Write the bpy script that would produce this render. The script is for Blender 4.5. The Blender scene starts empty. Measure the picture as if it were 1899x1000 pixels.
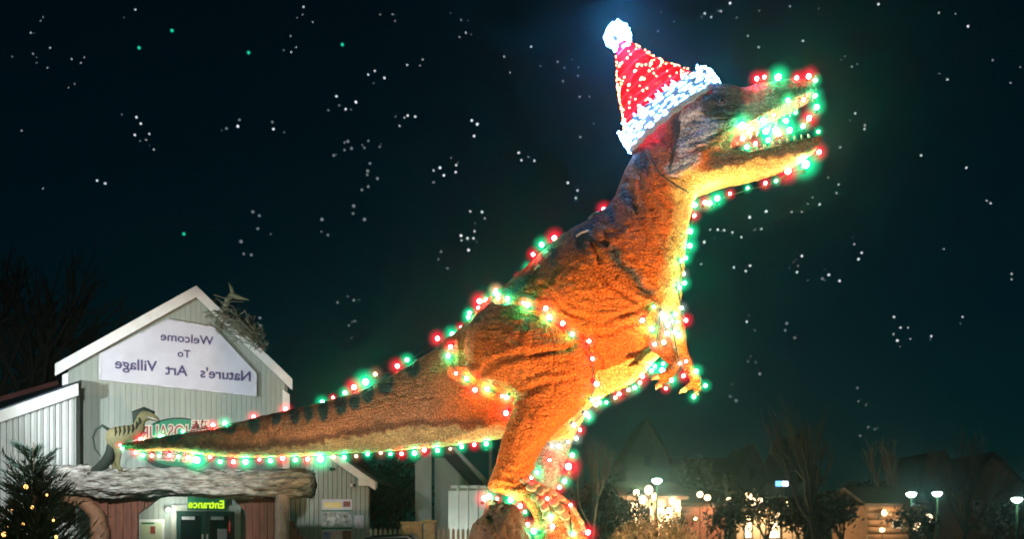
import bpy, bmesh, math, random
import numpy as np
from mathutils import Vector, Matrix, noise, Quaternion
from mathutils.bvhtree import BVHTree

random.seed(7); rng = np.random.default_rng(7)
scene = bpy.context.scene
C = scene.collection

# ------------------------------------------------------------------ camera, world, light, exposure
F, CX, HY, EYE = 1500.0, 949.5, 985.0, 1.6          # focal length in photo pixels, optical axis, horizon row, eye height
cam_d = bpy.data.cameras.new('camera'); cam = bpy.data.objects.new('camera', cam_d); C.objects.link(cam)
cam.location = (0, 0, EYE); cam.rotation_euler = (math.pi / 2, 0, 0)
cam_d.sensor_width = 36; cam_d.lens = F / 1899 * 36
cam_d.shift_y = (HY - 500) / 1899
cam_d.clip_end = 5000
cam_d.dof.use_dof = True; cam_d.dof.focus_distance = 13.8; cam_d.dof.aperture_fstop = 0.75
scene.camera = cam

world = bpy.data.worlds.new('World'); scene.world = world; world.use_nodes = True
wn = world.node_tree; wn.nodes.clear()
w_out = wn.nodes.new('ShaderNodeOutputWorld'); w_bg = wn.nodes.new('ShaderNodeBackground')
w_sky = wn.nodes.new('ShaderNodeTexSky'); w_sky.sky_type = 'NISHITA'; w_sky.sun_disc = False
w_sky.sun_elevation = math.radians(14); w_sky.sun_rotation = math.radians(200)
w_mix = wn.nodes.new('ShaderNodeMix'); w_mix.data_type = 'RGBA'; w_mix.blend_type = 'MULTIPLY'
w_mix.inputs['Factor'].default_value = 1.0
w_mix.inputs['B'].default_value = (0.004, 0.76, 0.92, 1)
wn.links.new(w_sky.outputs[0], w_mix.inputs['A']); wn.links.new(w_mix.outputs['Result'], w_bg.inputs['Color'])
w_bg.inputs['Strength'].default_value = 0.0024
wn.links.new(w_bg.outputs[0], w_out.inputs[0])

moon_d = bpy.data.lights.new('moon', 'SUN'); moon = bpy.data.objects.new('moon', moon_d); C.objects.link(moon)
moon_d.energy = 0.006; moon_d.angle = math.radians(0.5); moon_d.color = (0.75, 0.9, 1.0)
moon.rotation_euler = (math.radians(55), 0, math.radians(-20))

vs = scene.view_settings
vs.view_transform = 'Standard'; vs.look = 'None'; vs.exposure = 0.0; vs.gamma = 1.0
cy = scene.cycles
scene.render.engine = 'CYCLES'
cy.use_denoising = True
try: cy.denoiser = 'OPENIMAGEDENOISE'
except Exception: pass
cy.max_bounces = 5; cy.diffuse_bounces = 2; cy.glossy_bounces = 2; cy.transmission_bounces = 4
cy.transparent_max_bounces = 12; cy.volume_bounces = 0
cy.sample_clamp_indirect = 3.0; cy.sample_clamp_direct = 0.0
cy.use_light_tree = True
cy.caustics_reflective = False; cy.caustics_refractive = False

# ------------------------------------------------------------------ helpers
WL = {}                                    # world location of each thing's origin
def P(px, py, Y):                          # a point seen at photo pixel px, py that stands Y metres off
    return Vector(((px - CX) * Y / F, Y, EYE + (HY - py) * Y / F))
def XZ(px, py, Y): p = P(px, py, Y); return p.x, p.z

def thing(name, label, cat, loc=(0, 0, 0), group=None):
    o = bpy.data.objects.new(name, None); C.objects.link(o); o.location = loc; WL[o] = Vector(loc)
    o.empty_display_size = 0.2
    o['label'] = label; o['category'] = cat
    if group: o['group'] = group
    return o
def tag(o, label=None, cat=None, group=None, kind=None):
    if label: o['label'] = label
    if cat: o['category'] = cat
    if group: o['group'] = group
    if kind: o['kind'] = kind
    return o
def mk_mesh(name, verts, faces, mat=None, smooth=False):
    me = bpy.data.meshes.new(name)
    me.from_pydata([tuple(v) for v in verts], [], [tuple(f) for f in faces])
    if mat is not None: me.materials.append(mat)
    if smooth: me.polygons.foreach_set('use_smooth', [True] * len(me.polygons))
    me.update()
    return me
def put(name, me, parent=None, loc=None):
    o = bpy.data.objects.new(name, me); C.objects.link(o)
    base = WL[parent] if parent is not None else Vector((0, 0, 0))
    if parent is not None: o.parent = parent
    o.location = (Vector(loc) - base) if loc is not None else (0, 0, 0)
    WL[o] = Vector(loc) if loc is not None else base
    return o
def obj(name, verts, faces, mat, parent=None, smooth=False, loc=None):
    """verts are in world coordinates; the mesh is stored about its own origin"""
    if loc is None and parent is None:
        vv = np.array([tuple(v) for v in verts]); lo, hi = vv.min(0), vv.max(0)
        loc = Vector(((lo[0] + hi[0]) / 2, (lo[1] + hi[1]) / 2, lo[2]))
    org = Vector(loc) if loc is not None else WL[parent]
    me = mk_mesh(name, [Vector(v) - org for v in verts], faces, mat, smooth)
    return put(name, me, parent, org)

class MB:
    def __init__(s): s.v = []; s.f = []
    def add(s, v, f):
        n = len(s.v); s.v += [tuple(x) for x in v]; s.f += [tuple(i + n for i in q) for q in f]; return s
    def box(s, x0, x1, y0, y1, z0, z1):
        return s.add([(x0,y0,z0),(x1,y0,z0),(x1,y1,z0),(x0,y1,z0),(x0,y0,z1),(x1,y0,z1),(x1,y1,z1),(x0,y1,z1)],
                     [(0,3,2,1),(4,5,6,7),(0,1,5,4),(1,2,6,5),(2,3,7,6),(3,0,4,7)])
    def prism(s, front, back):               # two matching polygons
        n = len(front)
        return s.add(list(front) + list(back), [tuple(range(n))[::-1], tuple(range(n, 2*n))] + [(i, (i+1) % n, n+(i+1) % n, n+i) for i in range(n)])
    def tube(s, pts, radii, seg=8, caps=True):
        pts = [Vector(p) for p in pts]; n = len(pts); rings = []
        if not hasattr(radii, '__len__'): radii = [radii] * n
        up = None
        for i, p in enumerate(pts):
            d = (pts[min(i+1, n-1)] - pts[max(i-1, 0)])
            d = d.normalized() if d.length > 1e-9 else Vector((0, 0, 1))
            if up is None:
                up = Vector((0, 0, 1)) if abs(d.z) < .9 else Vector((1, 0, 0))
            a = d.cross(up)
            if a.length < 1e-6: a = d.orthogonal()
            a.normalize(); b = a.cross(d).normalized(); up = b
            rings.append([p + (a * math.cos(2*math.pi*k/seg) + b * math.sin(2*math.pi*k/seg)) * radii[i] for k in range(seg)])
        v = [x for r in rings for x in r]
        f = [(i*seg+k, i*seg+(k+1) % seg, (i+1)*seg+(k+1) % seg, (i+1)*seg+k) for i in range(n-1) for k in range(seg)]
        if caps: f += [tuple(range(seg))[::-1], tuple(range((n-1)*seg, n*seg))]
        return s.add(v, f)
    def loft(s, rings, caps=True):
        seg = len(rings[0]); n = len(rings)
        v = [x for r in rings for x in r]
        f = [(i*seg+k, i*seg+(k+1) % seg, (i+1)*seg+(k+1) % seg, (i+1)*seg+k) for i in range(n-1) for k in range(seg)]
        if caps: f += [tuple(range(seg))[::-1], tuple(range((n-1)*seg, n*seg))]
        return s.add(v, f)
    def ball(s, c, r, sub=1, sc=(1, 1, 1), jit=0.0):
        bm = bmesh.new(); bmesh.ops.create_icosphere(bm, subdivisions=sub, radius=1)
        bm.verts.ensure_lookup_table()
        v = [Vector(c) + Vector((x.co.x*sc[0], x.co.y*sc[1], x.co.z*sc[2])) * r * (1 + jit * (random.random() - .5)) for x in bm.verts]
        f = [tuple(q.index for q in p.verts) for p in bm.faces]; bm.free()
        return s.add(v, f)
    def obj(s, name, mat, parent=None, smooth=False, loc=None): return obj(name, s.v, s.f, mat, parent, smooth, loc)

def material(name, col, rough=0.7, col2=None, nscale=4.0, detail=6.0, bump=0.0, bscale=None, bdist=0.02, metallic=0.0, stretch=None, spec=0.3, wave=None):
    m = bpy.data.materials.new(name); m.use_nodes = True; nt = m.node_tree
    b = nt.nodes['Principled BSDF']; b.inputs['Roughness'].default_value = rough; b.inputs['Metallic'].default_value = metallic
    b.inputs['Specular IOR Level'].default_value = spec
    tc = nt.nodes.new('ShaderNodeTexCoord'); src = tc.outputs['Object']
    if stretch:
        mp = nt.nodes.new('ShaderNodeMapping'); mp.inputs['Scale'].default_value = stretch
        nt.links.new(src, mp.inputs['Vector']); src = mp.outputs[0]
    n = nt.nodes.new('ShaderNodeTexNoise'); n.inputs['Scale'].default_value = nscale; n.inputs['Detail'].default_value = detail
    n.inputs['Roughness'].default_value = 0.62
    nt.links.new(src, n.inputs['Vector'])
    mx = nt.nodes.new('ShaderNodeMix'); mx.data_type = 'RGBA'
    c2 = col2 or tuple(c * 0.6 for c in col)
    mx.inputs['A'].default_value = (*c2, 1); mx.inputs['B'].default_value = (*col, 1)
    rp = nt.nodes.new('ShaderNodeMapRange'); rp.inputs['From Min'].default_value = .32; rp.inputs['From Max'].default_value = .66
    nt.links.new(n.outputs['Fac'], rp.inputs['Value']); nt.links.new(rp.outputs[0], mx.inputs['Factor'])
    nt.links.new(mx.outputs['Result'], b.inputs['Base Color'])
    if bump:
        n2 = nt.nodes.new('ShaderNodeTexNoise'); n2.inputs['Scale'].default_value = bscale or nscale * 3; n2.inputs['Detail'].default_value = 5
        nt.links.new(src, n2.inputs['Vector'])
        bp = nt.nodes.new('ShaderNodeBump'); bp.inputs['Strength'].default_value = bump; bp.inputs['Distance'].default_value = bdist
        nt.links.new(n2.outputs['Fac'], bp.inputs['Height']); nt.links.new(bp.outputs[0], b.inputs['Normal'])
    return m
def emitter(name, col, strength, transp=0.0, sample=True):
    m = bpy.data.materials.new(name); m.use_nodes = True; nt = m.node_tree; nt.nodes.clear()
    out = nt.nodes.new('ShaderNodeOutputMaterial'); e = nt.nodes.new('ShaderNodeEmission')
    e.inputs['Color'].default_value = (*col, 1); e.inputs['Strength'].default_value = strength
    if transp > 0:
        t = nt.nodes.new('ShaderNodeBsdfTransparent'); mx = nt.nodes.new('ShaderNodeMixShader'); mx.inputs[0].default_value = transp
        nt.links.new(e.outputs[0], mx.inputs[1]); nt.links.new(t.outputs[0], mx.inputs[2]); nt.links.new(mx.outputs[0], out.inputs[0])
    else: nt.links.new(e.outputs[0], out.inputs[0])
    m.cycles.emission_sampling = 'FRONT' if sample else 'NONE'
    return m
def spot(name, loc, target, watts, col, angle, parent=None, blend=0.5, radius=0.15):
    d = bpy.data.lights.new(name, 'SPOT'); o = bpy.data.objects.new(name, d); C.objects.link(o)
    d.energy = watts; d.color = col; d.spot_size = math.radians(angle); d.spot_blend = blend; d.shadow_soft_size = radius
    if parent is not None: o.parent = parent
    o.location = Vector(loc) - (WL[parent] if parent is not None else Vector((0, 0, 0)))
    o.rotation_mode = 'QUATERNION'; o.rotation_quaternion = (Vector(target) - Vector(loc)).to_track_quat('-Z', 'Y')
    return o
def point(name, loc, watts, col, parent=None, radius=0.1):
    d = bpy.data.lights.new(name, 'POINT'); o = bpy.data.objects.new(name, d); C.objects.link(o)
    d.energy = watts; d.color = col; d.shadow_soft_size = radius
    if parent is not None: o.parent = parent
    o.location = Vector(loc) - (WL[parent] if parent is not None else Vector((0, 0, 0)))
    return o
def text_mesh(body, size, extrude=0.01, offset=0.0, mirror=True, space=1.0):
    cu = bpy.data.curves.new('text', 'FONT'); cu.body = body; cu.size = size; cu.extrude = extrude; cu.offset = offset
    cu.align_x = 'CENTER'; cu.align_y = 'CENTER'; cu.space_character = space; cu.resolution_u = 3
    o = bpy.data.objects.new('text', cu); C.objects.link(o)
    dg = bpy.context.evaluated_depsgraph_get(); me = bpy.data.meshes.new_from_object(o.evaluated_get(dg))
    bpy.data.objects.remove(o); bpy.data.curves.remove(cu)
    v = [(-x.co.x if mirror else x.co.x, x.co.y, x.co.z) for x in me.vertices]
    f = [tuple(p.vertices)[::-1] if mirror else tuple(p.vertices) for p in me.polygons]
    bpy.data.meshes.remove(me)
    return v, f
def in_poly(px, py, poly):
    px = np.asarray(px); py = np.asarray(py); r = np.zeros(px.shape, bool); n = len(poly)
    for i in range(n):
        x1, y1 = poly[i]; x2, y2 = poly[(i+1) % n]
        c = ((y1 > py) != (y2 > py)) & (px < (x2-x1) * (py-y1) / ((y2-y1) or 1e-9) + x1); r ^= c
    return r
def seg_dist(px, py, line):
    d = np.full(px.shape, 1e9)
    for (x1, y1), (x2, y2) in zip(line[:-1], line[1:]):
        l2 = (x2-x1)**2 + (y2-y1)**2
        t = np.clip(((px-x1)*(x2-x1) + (py-y1)*(y2-y1)) / max(l2, 1e-9), 0, 1)
        d = np.minimum(d, np.hypot(px - (x1+t*(x2-x1)), py - (y1+t*(y2-y1))))
    return d
def soft_poly(px, py, poly, w):
    d = seg_dist(px, py, list(poly) + [poly[0]]); s = np.where(in_poly(px, py, poly), d, -d)
    return np.clip(s / w * .5 + .5, 0, 1)
# ------------------------------------------------------------------ the big dinosaur
def spine_y(px):
    return np.interp(px, [220, 500, 800, 1000, 1150, 1300, 1520], [15.8, 15.2, 14.6, 14.2, 14.0, 13.7, 13.5])
def ring(top, bot, Y, b, seg=28, n=2.0):
    """ellipse through two outline points; b = half depth in metres"""
    pt, pb = P(*top, Y), P(*bot, Y); c = (pt + pb) / 2; a = (pt - pb) / 2
    h = a.length; e = (HY - (top[1] + bot[1]) / 2) / F * abs(a.z) / h
    hh = math.sqrt(max(h*h - (b*e)**2, (0.6*h)**2)); a = a * (hh / h)
    r = []
    for k in range(seg):
        t = 2*math.pi*k/seg; ct, st = math.cos(t), math.sin(t)
        ct = math.copysign(abs(ct)**(2/n), ct); st = math.copysign(abs(st)**(2/n), st)
        r.append(c + a * ct + Vector((0, 1, 0)) * (b * st))
    return r
parts = MB()
BODY = [((222,825),(224,834),.05),((260,816),(262,839),.11),((320,807),(323,838),.17),((400,794),(405,849),.26),((480,773),(487,851),.36),
 ((560,755),(567,848),.45),((640,735),(651,843),.54),((712,705),(731,839),.64),((768,673),(802,833),.75),((824,634),(882,823),.90),
 ((870,592),(950,815),1.05),((912,549),(1012,822),1.15),((955,514),(1060,803),1.2),((1003,466),(1105,750),1.2),((1043,434),(1182,710),1.15),
 ((1085,409),(1235,652),1.05),((1113,391),(1260,588),.92),((1130,373),(1266,530),.80),((1143,349),(1272,480),.70),((1155,322),(1278,430),.62),
 ((1166,297),(1284,392),.58),((1180,266),(1300,350),.55)]
def dense(rows, k=4):
    """Catmull-Rom through the rows of numbers"""
    A = np.array(rows, float); out = []
    for i in range(len(A) - 1):
        p0, p1, p2, p3 = A[max(i-1, 0)], A[i], A[i+1], A[min(i+2, len(A)-1)]
        for j in range(k):
            t = j / k; out.append(.5*((2*p1)+(-p0+p2)*t+(2*p0-5*p1+4*p2-p3)*t*t+(-p0+3*p1-3*p2+p3)*t**3))
    out.append(A[-1]); return out
rows = [(t[0], t[1], b[0], b[1], w) for t, b, w in BODY]
parts.loft([ring((r[0], r[1]), (r[2], r[3]), float(spine_y((r[0]+r[2])/2)), max(r[4], .03)) for r in dense(rows)])
# near hind leg: thigh, shank, ankle, foot
NEAR = [(870,600,860,648,13.75,.22),(918,558,868,698,13.45,.52),(988,572,908,716,13.25,.64),(1048,608,945,733,13.15,.64),(1100,662,955,748,13.1,.58),
 (1104,722,945,768,13.05,.50),(1082,758,936,794,13.0,.43),(1040,793,928,820,13.0,.37),(1008,832,917,862,13.0,.31),(990,866,906,893,12.98,.28),
 (984,888,907,908,12.95,.27),(1004,898,938,922,12.9,.27),(1036,914,972,938,12.85,.31),(1064,938,986,955,12.8,.36),(1080,964,988,978,12.75,.40),
 (1090,992,988,1000,12.7,.44),(1096,1030,980,1035,12.65,.48),(1098,1052,976,1056,12.62,.48)]
parts.loft([ring((r[0], r[1]), (r[2], r[3]), r[4], r[5], 24) for r in dense(NEAR, 3)])
FAR = [(1040,640,930,660,14.9,.3),(1082,730,955,745,15.0,.5),(1086,770,960,785,15.05,.46),(1068,806,975,825,15.1,.40),(1054,845,982,862,15.1,.32),
 (1042,880,985,892,15.1,.28),(1034,908,988,918,15.1,.27),(1046,950,995,956,15.0,.3),(1056,1000,992,1004,14.9,.36),(1060,1052,990,1056,14.85,.4)]
parts.loft([ring((r[0], r[1]), (r[2], r[3]), r[4], r[5], 20) for r in dense(FAR, 3)])
def limb(ch, seg=14):
    pts = [P(c[0], c[1], c[3]) for c in ch]; rad = [c[2] * c[3] / F for c in ch]
    parts.tube(pts, rad, seg)
# arms: upper arm, forearm, hand and two fingers each
ARM_N = [(1196,575,30,13.55),(1214,615,27,13.35),(1230,645,19,13.2),(1250,672,13,13.1),(1246,688,11,13.0),(1236,698,11,12.95)]
ARM_F = [(1232,570,28,14.6),(1250,615,22,14.75),(1262,650,15,14.8),(1270,672,13,14.75),(1284,692,11,14.65),(1292,708,12,14.6)]
limb(dense(ARM_N, 3)); limb(dense(ARM_F, 3))
limb([(1240,694,9,12.95),(1226,696,7,12.92),(1217,699,5,12.9)]); limb([(1238,700,8,13.0),(1228,708,7,13.0),(1222,714,5,13.0)])
limb([(1292,708,9,14.6),(1280,717,8,14.55),(1269,724,6,14.5)]); limb([(1292,708,9,14.65),(1294,720,8,14.65),(1290,730,6,14.65)])
# head
def head_ring(px, top, lip, w, yc, bottom='palate', seg=14):
    x, _, ztop = P(px, top, yc - .25 * w); zl = P(px, lip, yc - w).z
    pts = []
    for k in range(seg + 1):
        t = math.pi * k / seg; y = -math.cos(t); z = math.sin(t)
        y = math.copysign(abs(y)**.75, y); z = abs(z)**.75
        pts.append(Vector((x, yc + y * w, zl + z * (ztop - zl))))
    for k in range(1, seg):
        y = 1 - 2 * k / seg
        pts.append(Vector((x, yc + y * w * .86, zl + (.42 if bottom == 'palate' else -.02) * (ztop - zl) * (1 - y*y))))
    return pts
SK = [(1188,262,320,.36),(1215,216,326,.47),(1250,193,322,.54),(1295,172,292,.57),(1330,164,258,.56),(1352,163,238,.53),(1375,163,230,.49),(1400,158,217,.45),
 (1428,151,202,.42),(1455,147,188,.40),(1480,148,175,.37),(1500,153,169,.30),(1511,160,170,.17)]
parts.loft([head_ring(r[0], r[1], r[2], r[3], float(spine_y(r[0])), 'palate' if r[0] > 1345 else 'flat') for r in dense(SK, 3)])
def jaw_ring(px, top, bot, w, yc, seg=14):
    zt = P(px, top, yc - w).z; x, _, zb = P(px, bot, yc + .2 * w)
    pts = []
    for k in range(seg + 1):
        t = math.pi * k / seg; y = -math.cos(t); z = math.sin(t)
        y = math.copysign(abs(y)**.8, y); z = abs(z)**.8
        pts.append(Vector((x, yc - y * w, zt - z * (zt - zb))))
    for k in range(1, seg):
        y = 1 - 2 * k / seg
        pts.append(Vector((x, yc - (-y) * w * -.86, zt - .35 * (zt - zb) * (1 - y*y))))
    return pts
JW = [(1225,270,335,.44),(1250,262,350,.50),(1285,266,366,.52),(1330,270,352,.50),(1372,276,341,.46),(1409,271,332,.43),(1450,259,318,.41),(1487,252,301,.37),
 (1508,248,284,.29),(1520,249,268,.15)]
parts.loft([jaw_ring(r[0], r[1], r[2], r[3], float(spine_y(r[0]))) for r in dense(JW, 3)])
for px, py, r, dy, sc in [(1268,262,.42,0,(1.1,1.15,1)),(1318,256,.28,0,(1.1,1.6,1)),(1338,254,.2,0,(1,2.0,1))]:   # cheek muscle and mouth corner
    Yc = float(spine_y(px)); parts.ball(P(px, py, Yc), r, 3, sc)
for s in (-1, 1):                                                     # brow, cheek bone, nostril bulge
    for px, py, r, w, sc in [(1345,174,.17,.42,(1.5,.6,.6)),(1300,205,.26,.40,(1.3,.6,.9)),(1262,225,.3,.36,(1,.6,1.1)),(1418,156,.12,.24,(1.6,.8,.6)),(1490,155,.12,.14,(1.2,.9,.7)),(1270,300,.2,.4,(1.6,.6,.7))]:
        Yc = float(spine_y(px)); parts.ball(P(px, py, Yc - .3) + Vector((0, .3 + s * w, 0)), r, 2, sc)
me0 = mk_mesh('raw', parts.v, parts.f)
bm = bmesh.new(); bm.from_mesh(me0); bmesh.ops.recalc_face_normals(bm, faces=bm.faces[:]); bm.to_mesh(me0); bm.free()
tmp = bpy.data.objects.new('raw', me0); C.objects.link(tmp)
m = tmp.modifiers.new('r', 'REMESH'); m.mode = 'VOXEL'; m.voxel_size = 0.03
m = tmp.modifiers.new('s', 'SMOOTH'); m.factor = .5; m.iterations = 9
dg = bpy.context.evaluated_depsgraph_get(); body_me = bpy.data.meshes.new_from_object(tmp.evaluated_get(dg))
bpy.data.objects.remove(tmp); bpy.data.meshes.remove(me0)
nv = len(body_me.vertices)
co = np.empty(nv*3, np.float32); body_me.vertices.foreach_get('co', co); co = co.reshape(-1, 3).astype(float)
no = np.empty(nv*3, np.float32); body_me.vertex_normals.foreach_get('vector', no); no = no.reshape(-1, 3).astype(float)
# side-view coordinates (far side folded onto the near side) for pigment and folds
px0 = CX + co[:, 0] * F / 14.0
yc = spine_y(px0); yn = yc - np.abs(co[:, 1] - yc)
sx = CX + co[:, 0] * F / yn; sy = HY - (co[:, 2] - EYE) * F / yn
CREASE = [([(1195,285),(1202,335),(1235,385),(1250,440)],5,.035),([(1210,290),(1228,338),(1262,372)],5,.03),([(1178,312),(1192,362),(1226,425),(1240,480)],5,.03),
 ([(1160,340),(1180,400),(1215,470)],5,.025),([(1112,438),(1150,475),(1185,520),(1216,552)],7,.05),([(1098,448),(1110,490),(1135,530),(1200,570)],5,.04),([(1125,430),(1165,465),(1222,540)],4,.03),
 ([(992,530),(1035,588),(1082,622),(1140,614),(1192,590)],5,.04),([(985,540),(1025,600),(1085,642)],5,.04),([(1003,528),(1050,580),(1110,600),(1190,575)],4,.035),
 ([(1040,575),(1100,590),(1150,588),(1200,566)],4,.03),([(1120,600),(1160,602),(1195,598)],4,.03),([(1150,540),(1180,560),(1205,568)],4,.03),
 ([(888,694),(930,668),(1000,657),(1052,648)],5,.04),([(845,664),(900,674),(962,655)],5,.03),([(850,692),(905,708),(962,732)],6,.05),([(958,738),(1000,716),(1060,704)],5,.035),
 ([(975,700),(1010,690),(1055,690)],4,.025),([(965,745),(985,780),(975,830)],4,.02),([(925,884),(956,893),(990,880)],4,.035),([(918,902),(952,906),(985,892),(1000,884)],4,.04),([(930,865),(960,872),(985,862)],4,.025),
 ([(920,553),(990,568),(1046,600),(1096,632),(1111,676),(1110,722)],5,.06),([(838,640),(842,690),(885,712),(950,742)],5,.05),
 ([(1235,328),(1258,368),(1252,414),(1238,462)],5,.04),([(1262,372),(1268,430),(1256,500)],4,.025),([(1275,390),(1272,450),(1262,540)],4,.02),
 ([(1232,318),(1290,298),(1345,272)],4,.04),([(1255,240),(1252,285),(1240,315)],4,.03),([(1280,265),(1330,245),(1356,234)],3,.04),([(1290,275),(1330,262),(1352,268)],3,.03),([(1300,285),(1345,280),(1375,282)],3,.03),
 ([(1310,215),(1330,222),(1375,205)],3,.03),([(1302,205),(1304,180),(1320,168)],3,.03),([(1400,215),(1425,190),(1440,170)],3,.02)]
disp = np.zeros(nv)
jx = np.array([noise.noise(Vector(c) * 2.5) for c in co]) * 7
for line, w, a in CREASE:
    a *= .35 if min(q[0] for q in line) > 1228 else .8; w *= 1.05
    d = seg_dist(sx + jx, sy - jx, line); disp += -a * np.exp(-(d / w)**2) + .45 * a * np.exp(-((d - 2.2*w) / (1.2*w))**2)
rid = np.array([noise.ridged_multi_fractal(Vector((c[0]*1.5, c[1]*1.5, c[2]*1.5)), 1.0, 2.1, 4, 1.0, 2.0) for c in co])
bil = np.array([noise.multi_fractal(Vector(c) * 5.0, 1.0, 2.0, 3) for c in co])
vor = np.array([noise.voronoi(Vector(c) * 9.0)[0][0] for c in co])
headm = np.clip((sx - 1290) / 80, 0, 1); tailm = np.clip((900 - sx) / 300, 0, 1)
wr = np.array([noise.noise(Vector((c[0]*2.2 + 1.6*noise.noise(Vector(c)*.9), c[1]*2.2, c[2]*7.5 + 3.5*noise.noise(Vector(c)*.8 + Vector((7, 0, 0)))))) for c in co])
wr = 1 - np.abs(wr) * 2.2; wr = np.clip(wr, -1, 1) ** 3
wr2 = np.array([noise.noise(Vector((c[0]*9 + 3*noise.noise(Vector(c)*1.3), c[1]*4, c[2]*3.2 + 2*noise.noise(Vector(c)*1.1 + Vector((0, 9, 0)))))) for c in co]); wr2 = np.clip(1 - np.abs(wr2) * 2.4, -1, 1) ** 3
disp += -.007 * wr * (1 - .6*headm) - .009 * wr2 * (.5 + .5*np.clip((sx - 1080) / 60, 0, 1))
disp += (.016 * (rid - 1.2) * (1 - .5*headm) + .007 * (bil - 1) + .018 * (.45 - vor) * (1 - .4*headm)) * np.clip(1.1 - .45*tailm, .3, 1)
small = np.clip((sx - 225) / 150, .25, 1)
co2 = co + no * (disp * small)[:, None]
body_me.vertices.foreach_set('co', co2.astype(np.float32).ravel()); body_me.update()
# pigment, with some shade put into the colour
def rgb(*c): return np.array(c)
col = np.tile(rgb(.50, .118, .016), (nv, 1))
def paint(mask, c): 
    global col
    col = col * (1 - mask[:, None]) + np.array(c)[None, :] * mask[:, None]
wob = np.array([noise.noise(Vector(c) * 4.0) for c in co]); wob2 = np.array([noise.noise(Vector(c) * 11.0) for c in co])
wx, wy = sx + wob * 9 + wob2 * 5, sy - wob * 9 + wob2 * 5
paint(np.clip((880 - wx) / 90, 0, 1) * (wy > 560), (.36, .165, .085))                     # tail brown
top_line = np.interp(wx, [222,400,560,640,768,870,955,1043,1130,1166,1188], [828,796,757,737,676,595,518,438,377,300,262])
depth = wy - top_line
paint(np.clip(1 - depth / np.interp(wx, [222,700,1000,1190],[8,30,60,50]), 0, 1) * np.interp(wx, [600, 1000], [.45, .8]) * (wx < 1195), (.27, .105, .085))  # back darkened and purpled in the colour, for shade and hat light
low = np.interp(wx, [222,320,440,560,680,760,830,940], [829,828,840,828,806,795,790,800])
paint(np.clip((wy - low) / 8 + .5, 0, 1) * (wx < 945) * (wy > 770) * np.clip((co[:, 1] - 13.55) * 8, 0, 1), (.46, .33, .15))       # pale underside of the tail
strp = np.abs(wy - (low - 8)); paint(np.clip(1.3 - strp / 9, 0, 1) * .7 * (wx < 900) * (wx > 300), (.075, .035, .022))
paint(soft_poly(wx, wy, [(1083,607),(1129,622),(1178,609),(1190,632),(1226,662),(1205,705),(1165,735),(1100,765),(1060,830),(1010,850),(1020,815),(1085,760),(1104,700),(1101,665)], 7) * (co[:, 1] > 13.35), (.62, .42, .11))
paint(soft_poly(wx, wy, [(1234,327),(1257,368),(1252,414),(1238,462),(1224,551),(1222,575),(1300,575),(1310,340),(1270,318)], 9), (.60, .41, .14))
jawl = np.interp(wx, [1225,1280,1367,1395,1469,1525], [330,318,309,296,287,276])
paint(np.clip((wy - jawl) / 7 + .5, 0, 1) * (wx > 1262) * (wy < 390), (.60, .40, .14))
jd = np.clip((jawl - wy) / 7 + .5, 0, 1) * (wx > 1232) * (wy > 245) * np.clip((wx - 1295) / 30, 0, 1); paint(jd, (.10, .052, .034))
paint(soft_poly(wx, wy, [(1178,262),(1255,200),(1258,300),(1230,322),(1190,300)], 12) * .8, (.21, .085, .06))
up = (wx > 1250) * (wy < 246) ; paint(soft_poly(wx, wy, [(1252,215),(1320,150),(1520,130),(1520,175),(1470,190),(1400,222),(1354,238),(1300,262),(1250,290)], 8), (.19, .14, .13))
paint(soft_poly(wx, wy, [(1258,205),(1300,200),(1312,215),(1335,232),(1320,255),(1262,292),(1254,260)], 7), (.36, .41, .60))
paint(soft_poly(wx, wy, [(1234,312),(1262,290),(1300,284),(1292,306),(1250,326)], 6), (.36, .41, .60))
paint(soft_poly(wx, wy, [(1302,185),(1320,158),(1370,155),(1402,168),(1380,190),(1372,214),(1335,228),(1312,214)], 5), (.045, .026, .022))
paint(soft_poly(wx, wy, [(1385,165),(1420,150),(1432,185),(1400,205),(1380,200)], 8) * .7, (.30, .27, .33))
paint(soft_poly(wx, wy, [(1432,150),(1512,140),(1512,168),(1480,176),(1440,196)], 6), (.055, .075, .06))
# inside of the mouth
mouth = (co[:, 0] > float(P(1346, 0, 13.6).x)) & (np.abs(co[:, 1] - yc) < np.interp(sx, [1350,1480,1515],[.44,.33,.14])) & \
  (((no[:, 2] < -.25) & (co[:, 2] > np.interp(sx, [1350,1400,1455,1520],[8.0,8.3,8.55,8.7]) - .1)) | ((no[:, 2] > .3) & (co[:, 2] < np.interp(sx, [1350,1400,1455,1520],[8.0,8.2,8.35,8.45]))))
paint(mouth * 1.0, (.30, .21, .15))
paint(soft_poly(wx, wy, [(1340,240),(1356,236),(1362,272),(1340,276),(1300,272)], 5) * .8, (.40, .22, .11))
TEAL = (.012, .07, .085)
for ex, ey, ea, eb in [(322,805,14,9),(424,787,16,12),(470,781,12,16),(512,770,9,12),(546,765,9,14),(571,760,9,15),(599,754,10,20),(632,745,12,16),(658,738,11,14),(682,722,11,18),(714,703,15,20),(765,676,14,15)]:
    paint(np.clip(3.4 - 3.0 * np.hypot((sx + wob * 3 - ex) / ea, (sy + wob2 * 3 - ey - 5) / (eb * 1.3)), 0, 1) * .92, TEAL)
for poly in [[(1062,428),(1112,398),(1100,438),(1082,474)],[(1017,458),(1032,444),(1030,480),(1024,505),(1018,488)],[(1118,392),(1132,376),(1142,420),(1130,412)],[(1146,360),(1160,330),(1170,360),(1182,385),(1160,375)],
             [(925,545),(985,500),(990,515),(960,545),(985,552)],[(1110,432),(1152,468),(1186,512),(1216,548),(1206,556),(1170,520),(1140,480)],[(1170,300),(1184,275),(1205,300),(1200,320)],[(858,612),(890,580),(885,600)]]:
    paint(soft_poly(wx, wy, poly, 6) * .9, TEAL)
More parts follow.
